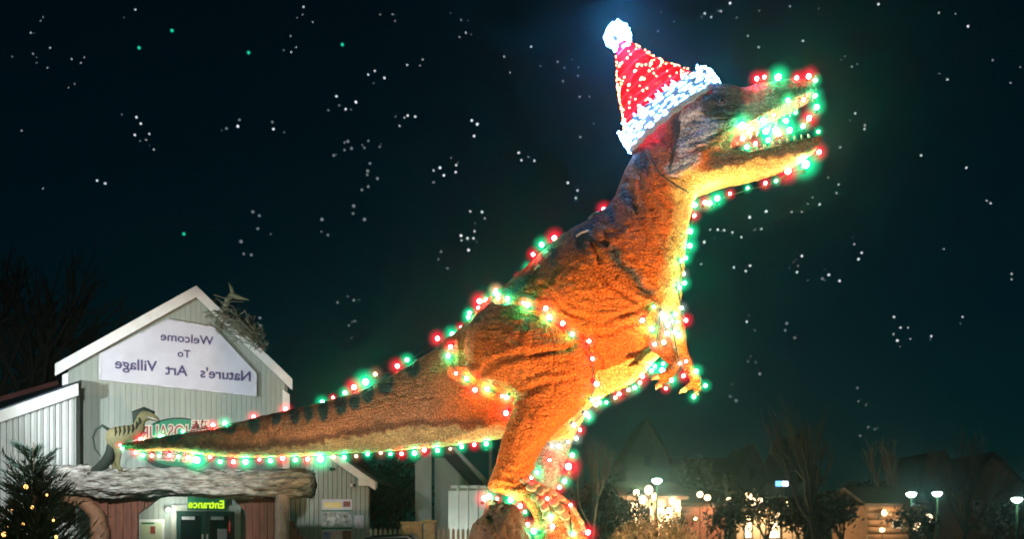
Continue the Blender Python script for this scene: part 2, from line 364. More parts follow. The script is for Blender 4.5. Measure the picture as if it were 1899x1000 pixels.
paint(soft_poly(wx, wy, [(1165,520),(1215,548),(1205,575),(1150,520),(1120,455)], 14) * .5, (.06, .06, .03))
paint(np.clip((co[:, 1] - 14.55) * 6, 0, 1) * (wx < 1095) * (wy > 800) * (wx > 960), (.20, .16, .14))      # far shank is plain grey
paint(np.clip((wy - 905) / 12, 0, 1) * (co[:, 1] < 13.6), (.40, .17, .05))
col *= (1 + .22 * wob2 + .16 * wob)[:, None]; col = np.clip(col, .008, .9)
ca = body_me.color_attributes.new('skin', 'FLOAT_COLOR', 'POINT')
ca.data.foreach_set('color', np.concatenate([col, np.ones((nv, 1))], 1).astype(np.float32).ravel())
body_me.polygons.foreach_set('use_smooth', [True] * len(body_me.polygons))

skin = bpy.data.materials.new('dinosaur_skin'); skin.use_nodes = True; nt = skin.node_tree; b = nt.nodes['Principled BSDF']
b.inputs['Roughness'].default_value = .62; b.inputs['Specular IOR Level'].default_value = .14
at = nt.nodes.new('ShaderNodeAttribute'); at.attribute_name = 'skin'
tc = nt.nodes.new('ShaderNodeTexCoord')
nz = nt.nodes.new('ShaderNodeTexNoise'); nz.inputs['Scale'].default_value = 3.0; nz.inputs['Detail'].default_value = 3
nt.links.new(tc.outputs['Object'], nz.inputs['Vector'])
warp = nt.nodes.new('ShaderNodeVectorMath'); warp.operation = 'MULTIPLY_ADD'; warp.inputs[1].default_value = (.12, .12, .12)
nt.links.new(nz.outputs['Color'], warp.inputs[0]); nt.links.new(tc.outputs['Object'], warp.inputs[2])
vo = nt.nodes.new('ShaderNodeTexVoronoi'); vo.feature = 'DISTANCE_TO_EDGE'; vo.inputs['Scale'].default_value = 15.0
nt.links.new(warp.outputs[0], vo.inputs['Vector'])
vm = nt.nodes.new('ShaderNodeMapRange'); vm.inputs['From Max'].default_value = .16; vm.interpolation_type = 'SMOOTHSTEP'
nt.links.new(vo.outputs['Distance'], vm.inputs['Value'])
n2 = nt.nodes.new('ShaderNodeTexNoise'); n2.noise_type = 'RIDGED_MULTIFRACTAL'; n2.inputs['Scale'].default_value = 5.0; n2.inputs['Detail'].default_value = 6
nt.links.new(warp.outputs[0], n2.inputs['Vector'])
n3 = nt.nodes.new('ShaderNodeTexNoise'); n3.inputs['Scale'].default_value = 32.0; n3.inputs['Detail'].default_value = 4
nt.links.new(tc.outputs['Object'], n3.inputs['Vector'])
def math_node(op, a, bb):
    nd = nt.nodes.new('ShaderNodeMath'); nd.operation = op
    for i, x in enumerate((a, bb)):
        if isinstance(x, (int, float)): nd.inputs[i].default_value = x
        else: nt.links.new(x, nd.inputs[i])
    return nd.outputs[0]
hgt = math_node('ADD', math_node('MULTIPLY', vm.outputs[0], .20), math_node('MULTIPLY', n2.outputs['Fac'], .30))
hgt = math_node('ADD', hgt, math_node('MULTIPLY', n3.outputs['Fac'], .38))
for scl, amt in (((1.0, 1.0, 4.2), .75), ((4.5, 1.2, 1.0), .55)):          # long stretched wrinkles in two directions
    mp = nt.nodes.new('ShaderNodeMapping'); mp.inputs['Scale'].default_value = scl; mp.inputs['Rotation'].default_value = (0, .35 if scl[0] < 2 else -.3, 0)
    nt.links.new(warp.outputs[0], mp.inputs['Vector']); nw = nt.nodes.new('ShaderNodeTexNoise'); nw.noise_type = 'RIDGED_MULTIFRACTAL'; nw.inputs['Scale'].default_value = 2.4; nw.inputs['Detail'].default_value = 3
    nw.inputs['Distortion'].default_value = .6; nt.links.new(mp.outputs[0], nw.inputs['Vector']); hgt = math_node('SUBTRACT', hgt, math_node('MULTIPLY', nw.outputs['Fac'], amt))
bp = nt.nodes.new('ShaderNodeBump'); bp.inputs['Strength'].default_value = 1.0; bp.inputs['Distance'].default_value = .065
nt.links.new(hgt, bp.inputs['Height']); nt.links.new(bp.outputs[0], b.inputs['Normal'])
cm = nt.nodes.new('ShaderNodeMix'); cm.data_type = 'RGBA'; cm.blend_type = 'MULTIPLY'; cm.inputs['Factor'].default_value = 1
ramp = nt.nodes.new('ShaderNodeMapRange'); ramp.inputs['From Min'].default_value = .35; ramp.inputs['From Max'].default_value = .68; ramp.inputs['To Min'].default_value = .6; ramp.inputs['To Max'].default_value = 1.32
nt.links.new(n3.outputs['Fac'], ramp.inputs['Value'])
sc_ = math_node('MULTIPLY', ramp.outputs[0], math_node('ADD', math_node('MULTIPLY', vm.outputs[0], .16), .86))  # scale crevices darkened in the colour for contrast, as shade would
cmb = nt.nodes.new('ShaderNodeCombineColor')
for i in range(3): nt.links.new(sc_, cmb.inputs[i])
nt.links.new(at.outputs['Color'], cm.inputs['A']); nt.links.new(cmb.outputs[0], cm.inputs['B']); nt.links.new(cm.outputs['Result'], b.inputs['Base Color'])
body_me.materials.append(skin)

dino_base = Vector((0.75, 13.4, 1.0))
dino = thing('dinosaur_statue', 'huge orange brown dinosaur statue with open jaws wrapped in festive lights', 'dinosaur', dino_base)
body_me.transform(Matrix.Translation(-dino_base))
put('body', body_me, dino, dino_base)
bvh = BVHTree.FromPolygons([Vector(c) for c in co2], [tuple(p.vertices) for p in body_me.polygons])
EYEP = Vector((0, 0, EYE))
def on_skin(px, py, lift=0.0):
    d = (P(px, py, 10) - EYEP).normalized(); h = bvh.ray_cast(EYEP, d)
    if h[0] is None: return None, None
    return h[0] + h[1] * lift, h[1]
# teeth
ivory = material('ivory_tooth', (.42, .40, .30), .4, (.28, .24, .15), 30, bump=.2, bdist=.004)
def tooth(base, tip, r, parent, bend=0.0, name='tooth'):
    base, tip = Vector(base), Vector(tip); mid = (base + tip) / 2 + Vector((-bend, 0, 0))
    mb = MB(); mb.tube([base, base.lerp(mid, .6), mid.lerp(tip, .5), tip], [r, r*.85, r*.5, r*.05], 7); return mb.obj(name, ivory, parent, True)
def zlip(px, rowset, idx): return np.interp(px, [r[0] for r in rowset], [r[idx] for r in rowset])
for px, ln in [(1372,.10),(1384,.12),(1396,.13),(1408,.15),(1420,.17),(1432,.20),(1444,.22),(1456,.24),(1468,.24),(1480,.22),(1491,.19),(1501,.15)]:
    w = float(zlip(px, SK, 3)); ycn = float(spine_y(px)); lip = float(zlip(px, SK, 2))
    q = P(px, lip, ycn - w)
    for s in (-1, 1):
        base = Vector((q.x, ycn + s * w * .88, q.z + .04)); tooth(base, base + Vector((-.02, -s * .02, -ln * .68)), .034 if ln > .15 else .026, dino, .01)
for px, ln in [(1380,.08),(1394,.09),(1408,.11),(1422,.12),(1436,.13),(1450,.14),(1464,.15),(1478,.15),(1491,.13),(1503,.11)]:
    w = float(zlip(px, JW, 3)); ycn = float(spine_y(px)); q = P(px, float(zlip(px, JW, 1)), ycn - w)
    for s in (-1, 1):
        base = Vector((q.x, ycn + s * w * .86, q.z - .03)); tooth(base, base + Vector((-.02, -s * .02, ln * .65)), .027, dino, .008)
tongue_m = material('tongue', (.40, .13, .09), .45, (.28, .07, .06), 9, bump=.3)
mb = MB(); tg = []
for px, dz, w in [(1345,.02,.2),(1375,.05,.22),(1405,.07,.22),(1435,.08,.2),(1460,.07,.15),(1476,.04,.07)]:
    ycn = float(spine_y(px)); q = P(px, float(zlip(px, JW, 1)), ycn - .4)
    tg.append([Vector((q.x, ycn + w * math.cos(t), q.z - .06 + dz + .05 * math.sin(t))) for t in np.linspace(0, 2*math.pi, 12, endpoint=False)])
mb.loft(tg); mb.obj('tongue', tongue_m, dino, True)
# eyes
eye_m = material('eye_iris', (.07, .035, .015), .12, (.05, .02, .01), 20, spec=.6); pupil_m = material('pupil', (.004, .004, .004), .1)
lid_m = material('eyelid', (.06, .035, .03), .6, bump=.4, nscale=20)
for s in (-1, 1):
    h, n_ = on_skin(1338, 189); c = h - n_ * .015; n_ = n_.copy()
    if s > 0:
        ycn = float(spine_y(1338)); c = Vector((c.x, 2*ycn - c.y, c.z)); n_ = Vector((n_.x, -n_.y, n_.z))
    e = MB().ball(c, .062, 2).obj('eye', eye_m, dino, True)
    MB().ball(c + n_ * .045, .026, 2).obj('pupil', pupil_m, e, True)
    q = n_.to_track_quat('Z', 'Y'); mb = MB()
    mb.tube([c + n_ * .02 + q @ Vector((.085 * math.cos(t), .06 * math.sin(t), 0)) for t in np.linspace(0, 2*math.pi, 19)], .018, 6); mb.obj('eyelid', lid_m, e, True)
# foot scutes in overlapping rows
scute_m = material('pale_scute', (.40, .33, .20), .5, (.24, .17, .09), 12, bump=.5, bdist=.01)
def scute(px, py, wpx, hpx, ang, lift=.03):
    h, n_ = on_skin(px, py)
    if h is None: return
    t = Vector((math.cos(ang), 0, -math.sin(ang))); t = (t - n_ * t.dot(n_)).normalized(); s_ = n_.cross(t).normalized()
    W, H = wpx * h.y / F, hpx * h.y / F; ringv = []
    for sc2, up_ in ((1.0, -.03), (.93, lift * .6), (.6, lift * .95)):
        ringv.append([h + s_ * W * sc2 * math.copysign(abs(math.cos(a))**.7, math.cos(a)) + t * H * sc2 * math.copysign(abs(math.sin(a))**.7, math.sin(a)) + n_ * (up_ + .02 * sc2 * math.sin(a)) for a in np.linspace(0, 2*math.pi, 10, endpoint=False)])
    mb = MB(); mb.loft(ringv); mb.obj('scute', scute_m, dino, True)
for line, n_s, w0, w1 in [([(965,892),(1000,904),(1036,924),(1060,945),(1074,966),(1084,990)],9,7,10),([(978,903),(1000,914),(1026,934),(1044,954),(1056,976),(1062,996)],8,8,12),
                          ([(985,920),(1002,932),(1012,948),(1016,968),(1018,990)],6,8,12)]:
    A = dense(line, 8); L = [0]
    for a_, b_ in zip(A[:-1], A[1:]): L.append(L[-1] + math.hypot(*(b_ - a_)))
    for i in range(n_s):
        s = (i + .5) / n_s * L[-1]; x = float(np.interp(s, L, [a_[0] for a_ in A])); y = float(np.interp(s, L, [a_[1] for a_ in A])); k = min(int(np.searchsorted(L, s)), len(A) - 1)
        d_ = A[k] - A[k-1]; w = w0 + (w1 - w0) * i / n_s
        scute(x, y, w * .95, L[-1] / n_s * .66, math.atan2(d_[1], d_[0]))
claw_m = material('hand_claw', (.55, .42, .18), .4, (.3, .2, .08), 20, bump=.2)
for bx, by, by2, tx, ty, Y in [(1218,699,0,1208,706,12.9),(1222,714,0,1216,724,13.0),(1269,724,0,1259,731,14.5),(1290,730,0,1285,740,14.65)]:
    mb = MB(); a_, c_ = P(bx + 3, by - 1, Y), P(tx, ty, Y); mb.tube([a_, a_.lerp(c_, .5) + Vector((-.02, 0, .01)), c_], [.055, .04, .006], 8); mb.obj('claw', claw_m, dino, True)
# lifting loops on the shoulder
loop_m = material('steel_loop', (.5, .45, .35), .35, metallic=.6)
for px, py, dx, dy in [(1081,435,11,-5),(1103,402,10,-6),(998,498,5,-4)]:
    h0, _ = on_skin(px - dx, py - dy, .02); h1, _ = on_skin(px + dx, py + dy, .02); hm, _ = on_skin(px, py, .05)
    if h0 and h1: MB().tube([h0, hm, h1], .022, 7).obj('lifting_loop', loop_m, dino, True)
# ------------------------------------------------------------------ strings of coloured bulbs on the dinosaur
BCOL = {'G': (.02, 1.0, .38), 'R': (1.0, .012, .04), 'W': (.75, 1.0, .82), 'P': (1.0, .42, .22)}
BCORE = {'G': (.05, 1.0, .40), 'R': (1.0, .045, .05), 'W': (.8, 1.0, .85), 'P': (1.0, .5, .3)}
BPOW = {'G': 190.0, 'R': 240.0, 'W': 22.0, 'P': 7.0}
def lathe(prof, seg=10):
    v, f = [], []; n = len(prof)
    for z, r in prof: v += [(r*math.cos(2*math.pi*k/seg), r*math.sin(2*math.pi*k/seg), z) for k in range(seg)]
    f = [(i*seg+k, i*seg+(k+1) % seg, (i+1)*seg+(k+1) % seg, (i+1)*seg+k) for i in range(n-1) for k in range(seg)]
    f += [tuple(range(seg))[::-1], tuple(range((n-1)*seg, n*seg))]
    return v, f
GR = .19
HALO = [(.04 - GR * math.cos(t), max(GR * math.sin(t), .004)) for t in np.linspace(0.03, math.pi - .03, 11)]
COR = [(.010, .006), (.017, .024), (.033, .033), (.053, .033), (.069, .024), (.076, .006)]
SOC = [(-.045, .02), (-.04, .026), (.0, .026), (.012, .021)]
sock_m = material('bulb_socket', (.02, .05, .03), .5); wire_m = material('light_string_wire', (.03, .06, .04), .55, nscale=30)
halo_me, cor_me = {}, {}
def bloom_halo(name, col, dens):  # emissive volume standing in for the lens bloom round each bulb
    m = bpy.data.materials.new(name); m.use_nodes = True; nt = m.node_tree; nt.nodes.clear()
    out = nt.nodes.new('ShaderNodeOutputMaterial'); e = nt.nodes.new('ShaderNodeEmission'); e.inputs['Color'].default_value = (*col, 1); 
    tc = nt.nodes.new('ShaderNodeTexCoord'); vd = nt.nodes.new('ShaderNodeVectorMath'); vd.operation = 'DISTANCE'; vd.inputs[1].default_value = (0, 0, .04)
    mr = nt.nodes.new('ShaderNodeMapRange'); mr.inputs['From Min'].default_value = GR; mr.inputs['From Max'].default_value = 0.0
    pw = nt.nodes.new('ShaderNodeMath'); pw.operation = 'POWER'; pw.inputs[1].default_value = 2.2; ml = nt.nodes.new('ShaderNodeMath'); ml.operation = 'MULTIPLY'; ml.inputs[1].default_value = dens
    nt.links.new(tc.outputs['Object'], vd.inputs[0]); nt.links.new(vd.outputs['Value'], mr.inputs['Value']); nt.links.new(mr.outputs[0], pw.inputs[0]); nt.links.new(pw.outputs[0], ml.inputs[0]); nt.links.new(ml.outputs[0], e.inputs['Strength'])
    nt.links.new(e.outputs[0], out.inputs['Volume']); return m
for k in 'GRWP':
    halo_me[k] = mk_mesh('bulb_' + k, *lathe(HALO, 12), bloom_halo('bulb_glow_' + k, BCOL[k], {'G': 9.0, 'R': 12.0, 'W': 4.0, 'P': 3.0}[k]), True)
    cor_me[k] = mk_mesh('led_' + k, *lathe(COR), emitter('bulb_core_' + k, BCORE[k], BPOW[k]), True)
soc_me = mk_mesh('socket', *lathe(SOC, 7), sock_m)
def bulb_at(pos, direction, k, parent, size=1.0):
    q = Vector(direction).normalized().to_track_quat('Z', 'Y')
    o = put('bulb', halo_me[k], parent, pos); o.rotation_mode = 'QUATERNION'; o.rotation_quaternion = q; o.scale = (size,) * 3  # outer object is the bloom halo; the small core inside is the lamp
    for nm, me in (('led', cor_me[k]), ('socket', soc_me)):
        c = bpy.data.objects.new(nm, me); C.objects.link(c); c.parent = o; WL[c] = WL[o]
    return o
def string(label, spots, hang=False, Y=None, wire=True, size=1.0, group='strings of red and green bulbs on the dinosaur'):
    pts = []
    for px, py, k, *big in spots:
        h, n_ = on_skin(px, py)
        if h is None or hang:
            yy = Y if Y is not None else float(spine_y(px)); p = P(px, py, yy); d = Vector((random.uniform(-.3, .3), -.3, -1)) if hang else Vector((random.uniform(-.5, .5), -.4, .7))
            base = p - d.normalized() * .075 * size
        else:
            d = (n_ + Vector((random.uniform(-.5, .5), -.2, random.uniform(-.6, .2)))).normalized(); base = h + n_ * .05
        pts.append((base, d, k, big))
    t = thing('light_string', label, 'string lights', pts[0][0], group)
    for p, d, k, big in pts: bulb_at(p, d, k, t, size * random.uniform(.65, 1.25) * (1.5 if big else 1))
    if wire:
        mb = MB(); path = []
        for (p, d, k, _), (p2, d2, k2, _) in zip(pts[:-1], pts[1:]):
            gap = (p2 - p).length
            if gap > 1.6:
                if len(path) > 1: mb.tube(path, .009, 5)
                path = []; continue
            if not path: path = [p]
            sag = Vector((0, 0, -.04 * gap if hang else 0)); path += [p.lerp(p2, .5) + sag, p2]
        if len(path) > 1: mb.tube(path, .009, 5)
        if mb.v: mb.obj('wire', wire_m, t, True)
    return t
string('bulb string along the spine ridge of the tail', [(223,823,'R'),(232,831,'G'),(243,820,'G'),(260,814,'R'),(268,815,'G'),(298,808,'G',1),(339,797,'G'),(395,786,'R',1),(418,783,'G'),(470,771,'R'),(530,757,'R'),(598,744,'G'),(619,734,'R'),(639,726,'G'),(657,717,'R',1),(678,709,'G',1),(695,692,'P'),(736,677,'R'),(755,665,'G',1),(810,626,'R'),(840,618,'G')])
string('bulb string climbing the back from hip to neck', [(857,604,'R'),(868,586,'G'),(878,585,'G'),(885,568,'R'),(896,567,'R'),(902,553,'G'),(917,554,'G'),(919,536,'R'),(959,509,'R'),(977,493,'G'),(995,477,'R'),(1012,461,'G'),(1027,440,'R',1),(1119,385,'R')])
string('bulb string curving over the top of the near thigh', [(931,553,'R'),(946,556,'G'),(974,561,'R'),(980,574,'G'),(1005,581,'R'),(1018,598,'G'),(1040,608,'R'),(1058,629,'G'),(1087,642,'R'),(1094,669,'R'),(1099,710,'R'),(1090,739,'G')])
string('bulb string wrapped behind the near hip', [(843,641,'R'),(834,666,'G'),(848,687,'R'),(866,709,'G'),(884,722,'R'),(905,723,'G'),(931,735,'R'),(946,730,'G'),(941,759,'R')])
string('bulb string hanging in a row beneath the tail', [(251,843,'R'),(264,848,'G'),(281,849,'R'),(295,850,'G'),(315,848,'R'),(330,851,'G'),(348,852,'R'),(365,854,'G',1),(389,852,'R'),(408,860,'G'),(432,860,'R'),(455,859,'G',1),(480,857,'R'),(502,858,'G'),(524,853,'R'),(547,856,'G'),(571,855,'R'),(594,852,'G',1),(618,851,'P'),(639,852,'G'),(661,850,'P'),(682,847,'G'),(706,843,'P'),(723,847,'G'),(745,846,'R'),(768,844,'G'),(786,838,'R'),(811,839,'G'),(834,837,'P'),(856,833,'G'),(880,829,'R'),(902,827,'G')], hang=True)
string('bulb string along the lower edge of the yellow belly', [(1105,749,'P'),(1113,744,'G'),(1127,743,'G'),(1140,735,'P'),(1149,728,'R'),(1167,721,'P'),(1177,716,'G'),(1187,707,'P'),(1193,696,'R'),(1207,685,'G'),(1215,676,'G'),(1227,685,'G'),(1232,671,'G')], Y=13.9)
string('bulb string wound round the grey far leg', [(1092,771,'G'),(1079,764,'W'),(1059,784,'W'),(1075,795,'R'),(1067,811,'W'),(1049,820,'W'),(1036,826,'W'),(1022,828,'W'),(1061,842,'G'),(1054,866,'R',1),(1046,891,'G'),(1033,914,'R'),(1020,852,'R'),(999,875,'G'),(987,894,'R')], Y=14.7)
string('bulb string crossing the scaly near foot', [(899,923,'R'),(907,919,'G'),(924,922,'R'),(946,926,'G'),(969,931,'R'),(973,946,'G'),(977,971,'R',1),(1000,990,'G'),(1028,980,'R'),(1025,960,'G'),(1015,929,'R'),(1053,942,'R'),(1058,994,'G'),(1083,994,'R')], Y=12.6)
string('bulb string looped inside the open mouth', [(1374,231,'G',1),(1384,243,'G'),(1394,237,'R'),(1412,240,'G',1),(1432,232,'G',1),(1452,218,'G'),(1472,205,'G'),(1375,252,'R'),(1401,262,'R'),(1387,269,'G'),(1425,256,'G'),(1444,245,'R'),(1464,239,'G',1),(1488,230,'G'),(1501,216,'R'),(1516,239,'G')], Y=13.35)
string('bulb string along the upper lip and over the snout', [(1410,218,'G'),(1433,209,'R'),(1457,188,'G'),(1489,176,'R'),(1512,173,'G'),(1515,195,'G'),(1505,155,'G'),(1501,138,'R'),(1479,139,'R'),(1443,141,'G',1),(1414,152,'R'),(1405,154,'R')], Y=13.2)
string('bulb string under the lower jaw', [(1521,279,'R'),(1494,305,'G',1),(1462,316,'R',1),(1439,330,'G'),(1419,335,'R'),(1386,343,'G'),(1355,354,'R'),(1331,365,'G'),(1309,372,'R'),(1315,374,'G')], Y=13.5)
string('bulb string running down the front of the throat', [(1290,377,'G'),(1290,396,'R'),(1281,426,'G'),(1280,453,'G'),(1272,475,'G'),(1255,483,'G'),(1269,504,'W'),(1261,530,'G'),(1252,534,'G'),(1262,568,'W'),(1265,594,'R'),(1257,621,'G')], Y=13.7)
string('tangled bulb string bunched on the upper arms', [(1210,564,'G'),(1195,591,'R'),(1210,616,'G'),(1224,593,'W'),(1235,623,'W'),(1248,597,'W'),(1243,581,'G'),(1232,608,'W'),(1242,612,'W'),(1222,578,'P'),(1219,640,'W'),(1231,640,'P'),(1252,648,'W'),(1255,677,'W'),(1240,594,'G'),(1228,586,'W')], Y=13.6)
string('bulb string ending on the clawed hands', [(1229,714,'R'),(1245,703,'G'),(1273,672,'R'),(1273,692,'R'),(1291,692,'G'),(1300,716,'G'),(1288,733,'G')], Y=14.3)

# ------------------------------------------------------------------ festive hat
HB = P(1240, 203, 13.62); HT = P(1150, 72, 13.55)                     # middle of the brim, tip
ax = (HT - HB).normalized(); a1 = Vector((0, 1, 0)).cross(ax).normalized(); a2 = ax.cross(a1).normalized()
if a1.x < 0: a1, a2 = -a1, -a2
R1, R2, BH = .86, .50, .40
hat = thing('santa_hat', 'tall red santa hat made of glowing lights with white brim on dinosaur head', 'hat', HB)
fleece = material('white_fleece', (.16, .17, .20), .9, (.09, .10, .12), 18, bump=.8, bscale=60, bdist=.02)
def hatp(t, r, h): return HB + a1 * (R1 * r * math.cos(t)) + a2 * (R2 * r * math.sin(t)) + ax * h
rings = []
for rr, hh in [(1.0, -.24), (1.05, -.22), (1.07, -.12), (1.07, .03), (1.04, .13), (.98, .17), (.93, .13), (.92, -.2)]:
    rings.append([hatp(2*math.pi*k/56, rr + .02 * math.sin(k * 3.3), hh + .015 * math.sin(k * 2.1)) for k in range(56)])
mb = MB(); mb.loft(rings, caps=False); n0 = (len(rings) - 1) * 56
mb.f += [(n0 + k, n0 + (k+1) % 56, (k+1) % 56, k) for k in range(56)]
brim = mb.obj('brim', fleece, hat, True)
led_white = emitter('white_led', (.18, .48, 1.0), 66.0)
mb = MB()
for row in range(6):
    n_ = 44
    for k in range(n_):
        t = 2*math.pi*(k + .5*(row % 2) + random.uniform(-.4, .4)) / n_; h = -.145 + row * .052 + random.uniform(-.02, .02)
        rr = 1.085 - .9 * max(0, h - .05)**1.2 * .6
        p = hatp(t, rr, h); tv = (hatp(t + .02, rr, h) - p).normalized()
        ln = random.uniform(.03, .055)
        mb.tube([p - tv * ln, p, p + tv * ln], [.006, random.uniform(.008, .021), .006], 5)
for k in range(60):
    t = random.uniform(0, 2*math.pi); p = hatp(t, 1.03, .15); d = (ax + a1 * random.uniform(-.4, .4)).normalized()
    mb.tube([p, p + d * random.uniform(.03, .09)], [.014, .004], 5)
tag(mb.obj('white_lights', led_white, brim, True), kind='stuff')
# cone of red net
CN = 30; rings = []
def cone_c(h): return HB + (HT - HB) * h + a1 * (-.10 * math.sin(math.pi * h)) 
def conep(t, h, out=0.0):
    r = (1 - h) ** 1.05
    lump = 1 + .05 * math.sin(3 * t + 5 * h) + .03 * math.sin(7 * t - 9 * h)
    return cone_c(h) + a1 * ((R1 * .88 * r * lump + .07 + out) * math.cos(t)) + a2 * ((R2 * .86 * r * lump + .07 + out) * math.sin(t))
for i in range(17):
    h = .09 + .90 * i / 16; rings.append([conep(2*math.pi*k/CN, h) for k in range(CN)])
net = bpy.data.materials.new('red_net'); net.use_nodes = True; nt = net.node_tree; nt.nodes.clear()
out = nt.nodes.new('ShaderNodeOutputMaterial'); df = nt.nodes.new('ShaderNodeBsdfDiffuse'); tl = nt.nodes.new('ShaderNodeBsdfTranslucent'); tr = nt.nodes.new('ShaderNodeBsdfTransparent')
df.inputs[0].default_value = (.45, .002, .008, 1); tl.inputs[0].default_value = (.75, .005, .016, 1)
m1 = nt.nodes.new('ShaderNodeMixShader'); m1.inputs[0].default_value = .55; m2 = nt.nodes.new('ShaderNodeMixShader')
nzz = nt.nodes.new('ShaderNodeTexNoise'); nzz.inputs['Scale'].default_value = 3.2; nzz.inputs['Detail'].default_value = 5
mr = nt.nodes.new('ShaderNodeMapRange'); mr.inputs['From Min'].default_value = .5; mr.inputs['From Max'].default_value = .64; mr.inputs['To Max'].default_value = .85
tc = nt.nodes.new('ShaderNodeTexCoord'); nt.links.new(tc.outputs['Object'], nzz.inputs['Vector'])
nt.links.new(nzz.outputs['Fac'], mr.inputs['Value']); nt.links.new(mr.outputs[0], m2.inputs[0])
nt.links.new(df.outputs[0], m1.inputs[1]); nt.links.new(tl.outputs[0], m1.inputs[2]); nt.links.new(m1.outputs[0], m2.inputs[1]); nt.links.new(tr.outputs[0], m2.inputs[2]); nt.links.new(m2.outputs[0], out.inputs[0])
mb = MB(); mb.loft(rings, caps=False); cone = mb.obj('cone', net, hat, True)
led_red = emitter('red_mini_light', (1.0, .14, .05), 42.0)
mb = MB(); mw = MB()
for i in range(250):
    h = .09 + .86 * (1 - random.random()**.62); t = random.uniform(0, 2*math.pi)
    if i % 5 == 0: t = math.pi * random.choice((0.02, .98)) + random.uniform(-.25, .25)
    p = conep(t, h, .02); r = random.uniform(.010, .021); mb.ball(p, r, 1, jit=.5)
for i in range(7):
    h0 = .12 + .11 * i; mw.tube([conep(t * 1.0, h0 + .10 * t / 6.283, .012) for t in np.linspace(0, 2*math.pi, 30)], .011, 5)
tag(mb.obj('red_lights', led_red, cone), kind='stuff')
mw.obj('red_wire', material('red_wire', (.5, .02, .04), .4), cone, True)
for h in (.2, .38, .56, .74, .88): point('added_inner_light', cone_c(h), 60 * (1.05 - h) + 12, (1.0, .03, .07), hat, .08)  # unseen red lamps added inside the cone so the net glows
pom = MB().ball(HT + ax * .06, .17, 3, jit=.25).obj('pompom', fleece, hat, True)
mb = MB()
for i in range(340):
    d = Vector(rng.normal(size=3)).normalized(); p = HT + ax * .06 + d * random.uniform(.14, .18)
    mb.tube([p, p + d * random.uniform(.02, .07)], [random.uniform(.018, .03), .006], 5)
tag(mb.obj('white_lights', emitter('pompom_led', (.14, .42, 1.0), 190.0), pom), kind='stuff')
strap_m = material('dark_strap', (.03, .035, .04), .6, nscale=20)
h0 = [on_skin(x, y, .03)[0] for x, y in [(1262,205),(1256,225),(1254,250),(1251,275),(1247,300),(1240,318)]]
MB().tube([p for p in h0 if p], .014, 6).obj('strap', strap_m, hat, True)
h1 = [on_skin(x, y, .03)[0] for x, y in [(1190,255),(1202,275),(1212,300),(1225,325),(1250,345),(1275,358)]]
MB().tube([p for p in h1 if p], .010, 6).obj('strap', strap_m, hat, True)
hb = on_skin(1255, 238, .05)[0]
if hb: MB().box(hb.x-.05, hb.x+.05, hb.y-.03, hb.y+.03, hb.z-.09, hb.z+.09).obj('buckle', strap_m, hat)
# ------------------------------------------------------------------ ground, boulder
ground_m = material('night_turf', (.035, .045, .02), .9, (.05, .04, .028), .6, bump=.6, bscale=8)
g = MB(); NG = 24
for i in range(NG + 1):
    for j in range(NG + 1):
        x = -300 + 600 * i / NG; y = -300 + 600 * j / NG; g.v.append((x, y, 0))
g.f = [(i*(NG+1)+j, (i+1)*(NG+1)+j, (i+1)*(NG+1)+j+1, i*(NG+1)+j+1) for i in range(NG) for j in range(NG)]
tag(obj('ground', g.v, g.f, ground_m, loc=(0, 0, 0)), kind='structure')
def noisy_ball(c, sc, sub, amp, fr, seed=0, flat=None):
    m_ = MB().ball((0, 0, 0), 1, sub); v = []
    for q in m_.v:
        q = Vector(q); k = 1 + amp * (noise.fractal(q * fr + Vector((seed, 0, 0)), 1.0, 2.0, 4) + .5 * noise.ridged_multi_fractal(q * fr * 2 + Vector((0, seed, 0)), 1, 2, 3, 1, 2) - .5)
        p = Vector((q.x*sc[0]*k, q.y*sc[1]*k, q.z*sc[2]*k)) + Vector(c)
        if flat is not None: p.z = max(p.z, flat)
        v.append(p)
    return v, m_.f
rock_m = material('brown_rock', (.10, .056, .036), .85, (.03, .017, .011), 2.4, 10, bump=1.0, bscale=16, bdist=.05)
v, f = noisy_ball((.38, 13.6, .1), (2.6, 2.0, 1.02), 5, .16, 1.4, 3, -.3); v2, f2 = noisy_ball((-.17, 12.55, .85), (.56, .55, 1.18), 5, .10, 2.2, 9)
mb = MB(); mb.add(v, f); mb.add(v2, f2)
rock = mb.obj('boulder', rock_m, smooth=True); tag(rock, 'rough brown boulder that dinosaur foot is planted on', 'rock')

# ------------------------------------------------------------------ the barn
sage = material('sage_siding', (.30, .325, .285), .75, (.25, .28, .245), 1.2, stretch=(6, 6, .6), bump=.25, bscale=20, bdist=.006)
sage2 = material('sage_siding_pale', (.31, .335, .295), .7, (.26, .29, .255), 1.2, stretch=(6, 6, .6), bump=.25, bscale=20, bdist=.006)
trim = material('white_trim', (.74, .74, .72), .55, (.62, .62, .6), 3, bump=.15)
roof_m = material('dark_shingle_roof', (.035, .033, .035), .85, (.05, .03, .028), 5, bump=.6, bscale=30)
dark_in = material('dark_backing', (.21, .235, .22), .9)
BA = Vector((-13.79, 24.5, 0)); BB = Vector((-7.63, 27.6, 0)); be = (BB - BA).normalized(); bn = Vector((be.y, -be.x, 0)); BLEN = (BB - BA).length
def bp_(s, z, d=0.0): p = BA + be * s + bn * d; p.z = z; return p
def b_uv(px, py, d=0.0):
    k = (px - CX) / F; a = BA + bn * d; s = (k * a.y - a.x) / (be.x - k * be.y); Y = a.y + be.y * s
    return s, EYE + (HY - py) * Y / F
barn = thing('barn', 'pale sage barn with white trimmed gable and vertical siding', 'barn', (BA.x, BA.y, 0))
AS, AZ = b_uv(362, 549); ES, EZ = 0.05, b_uv(108, 690)[1]; RS, RZ = BLEN, b_uv(533, 716)[1]
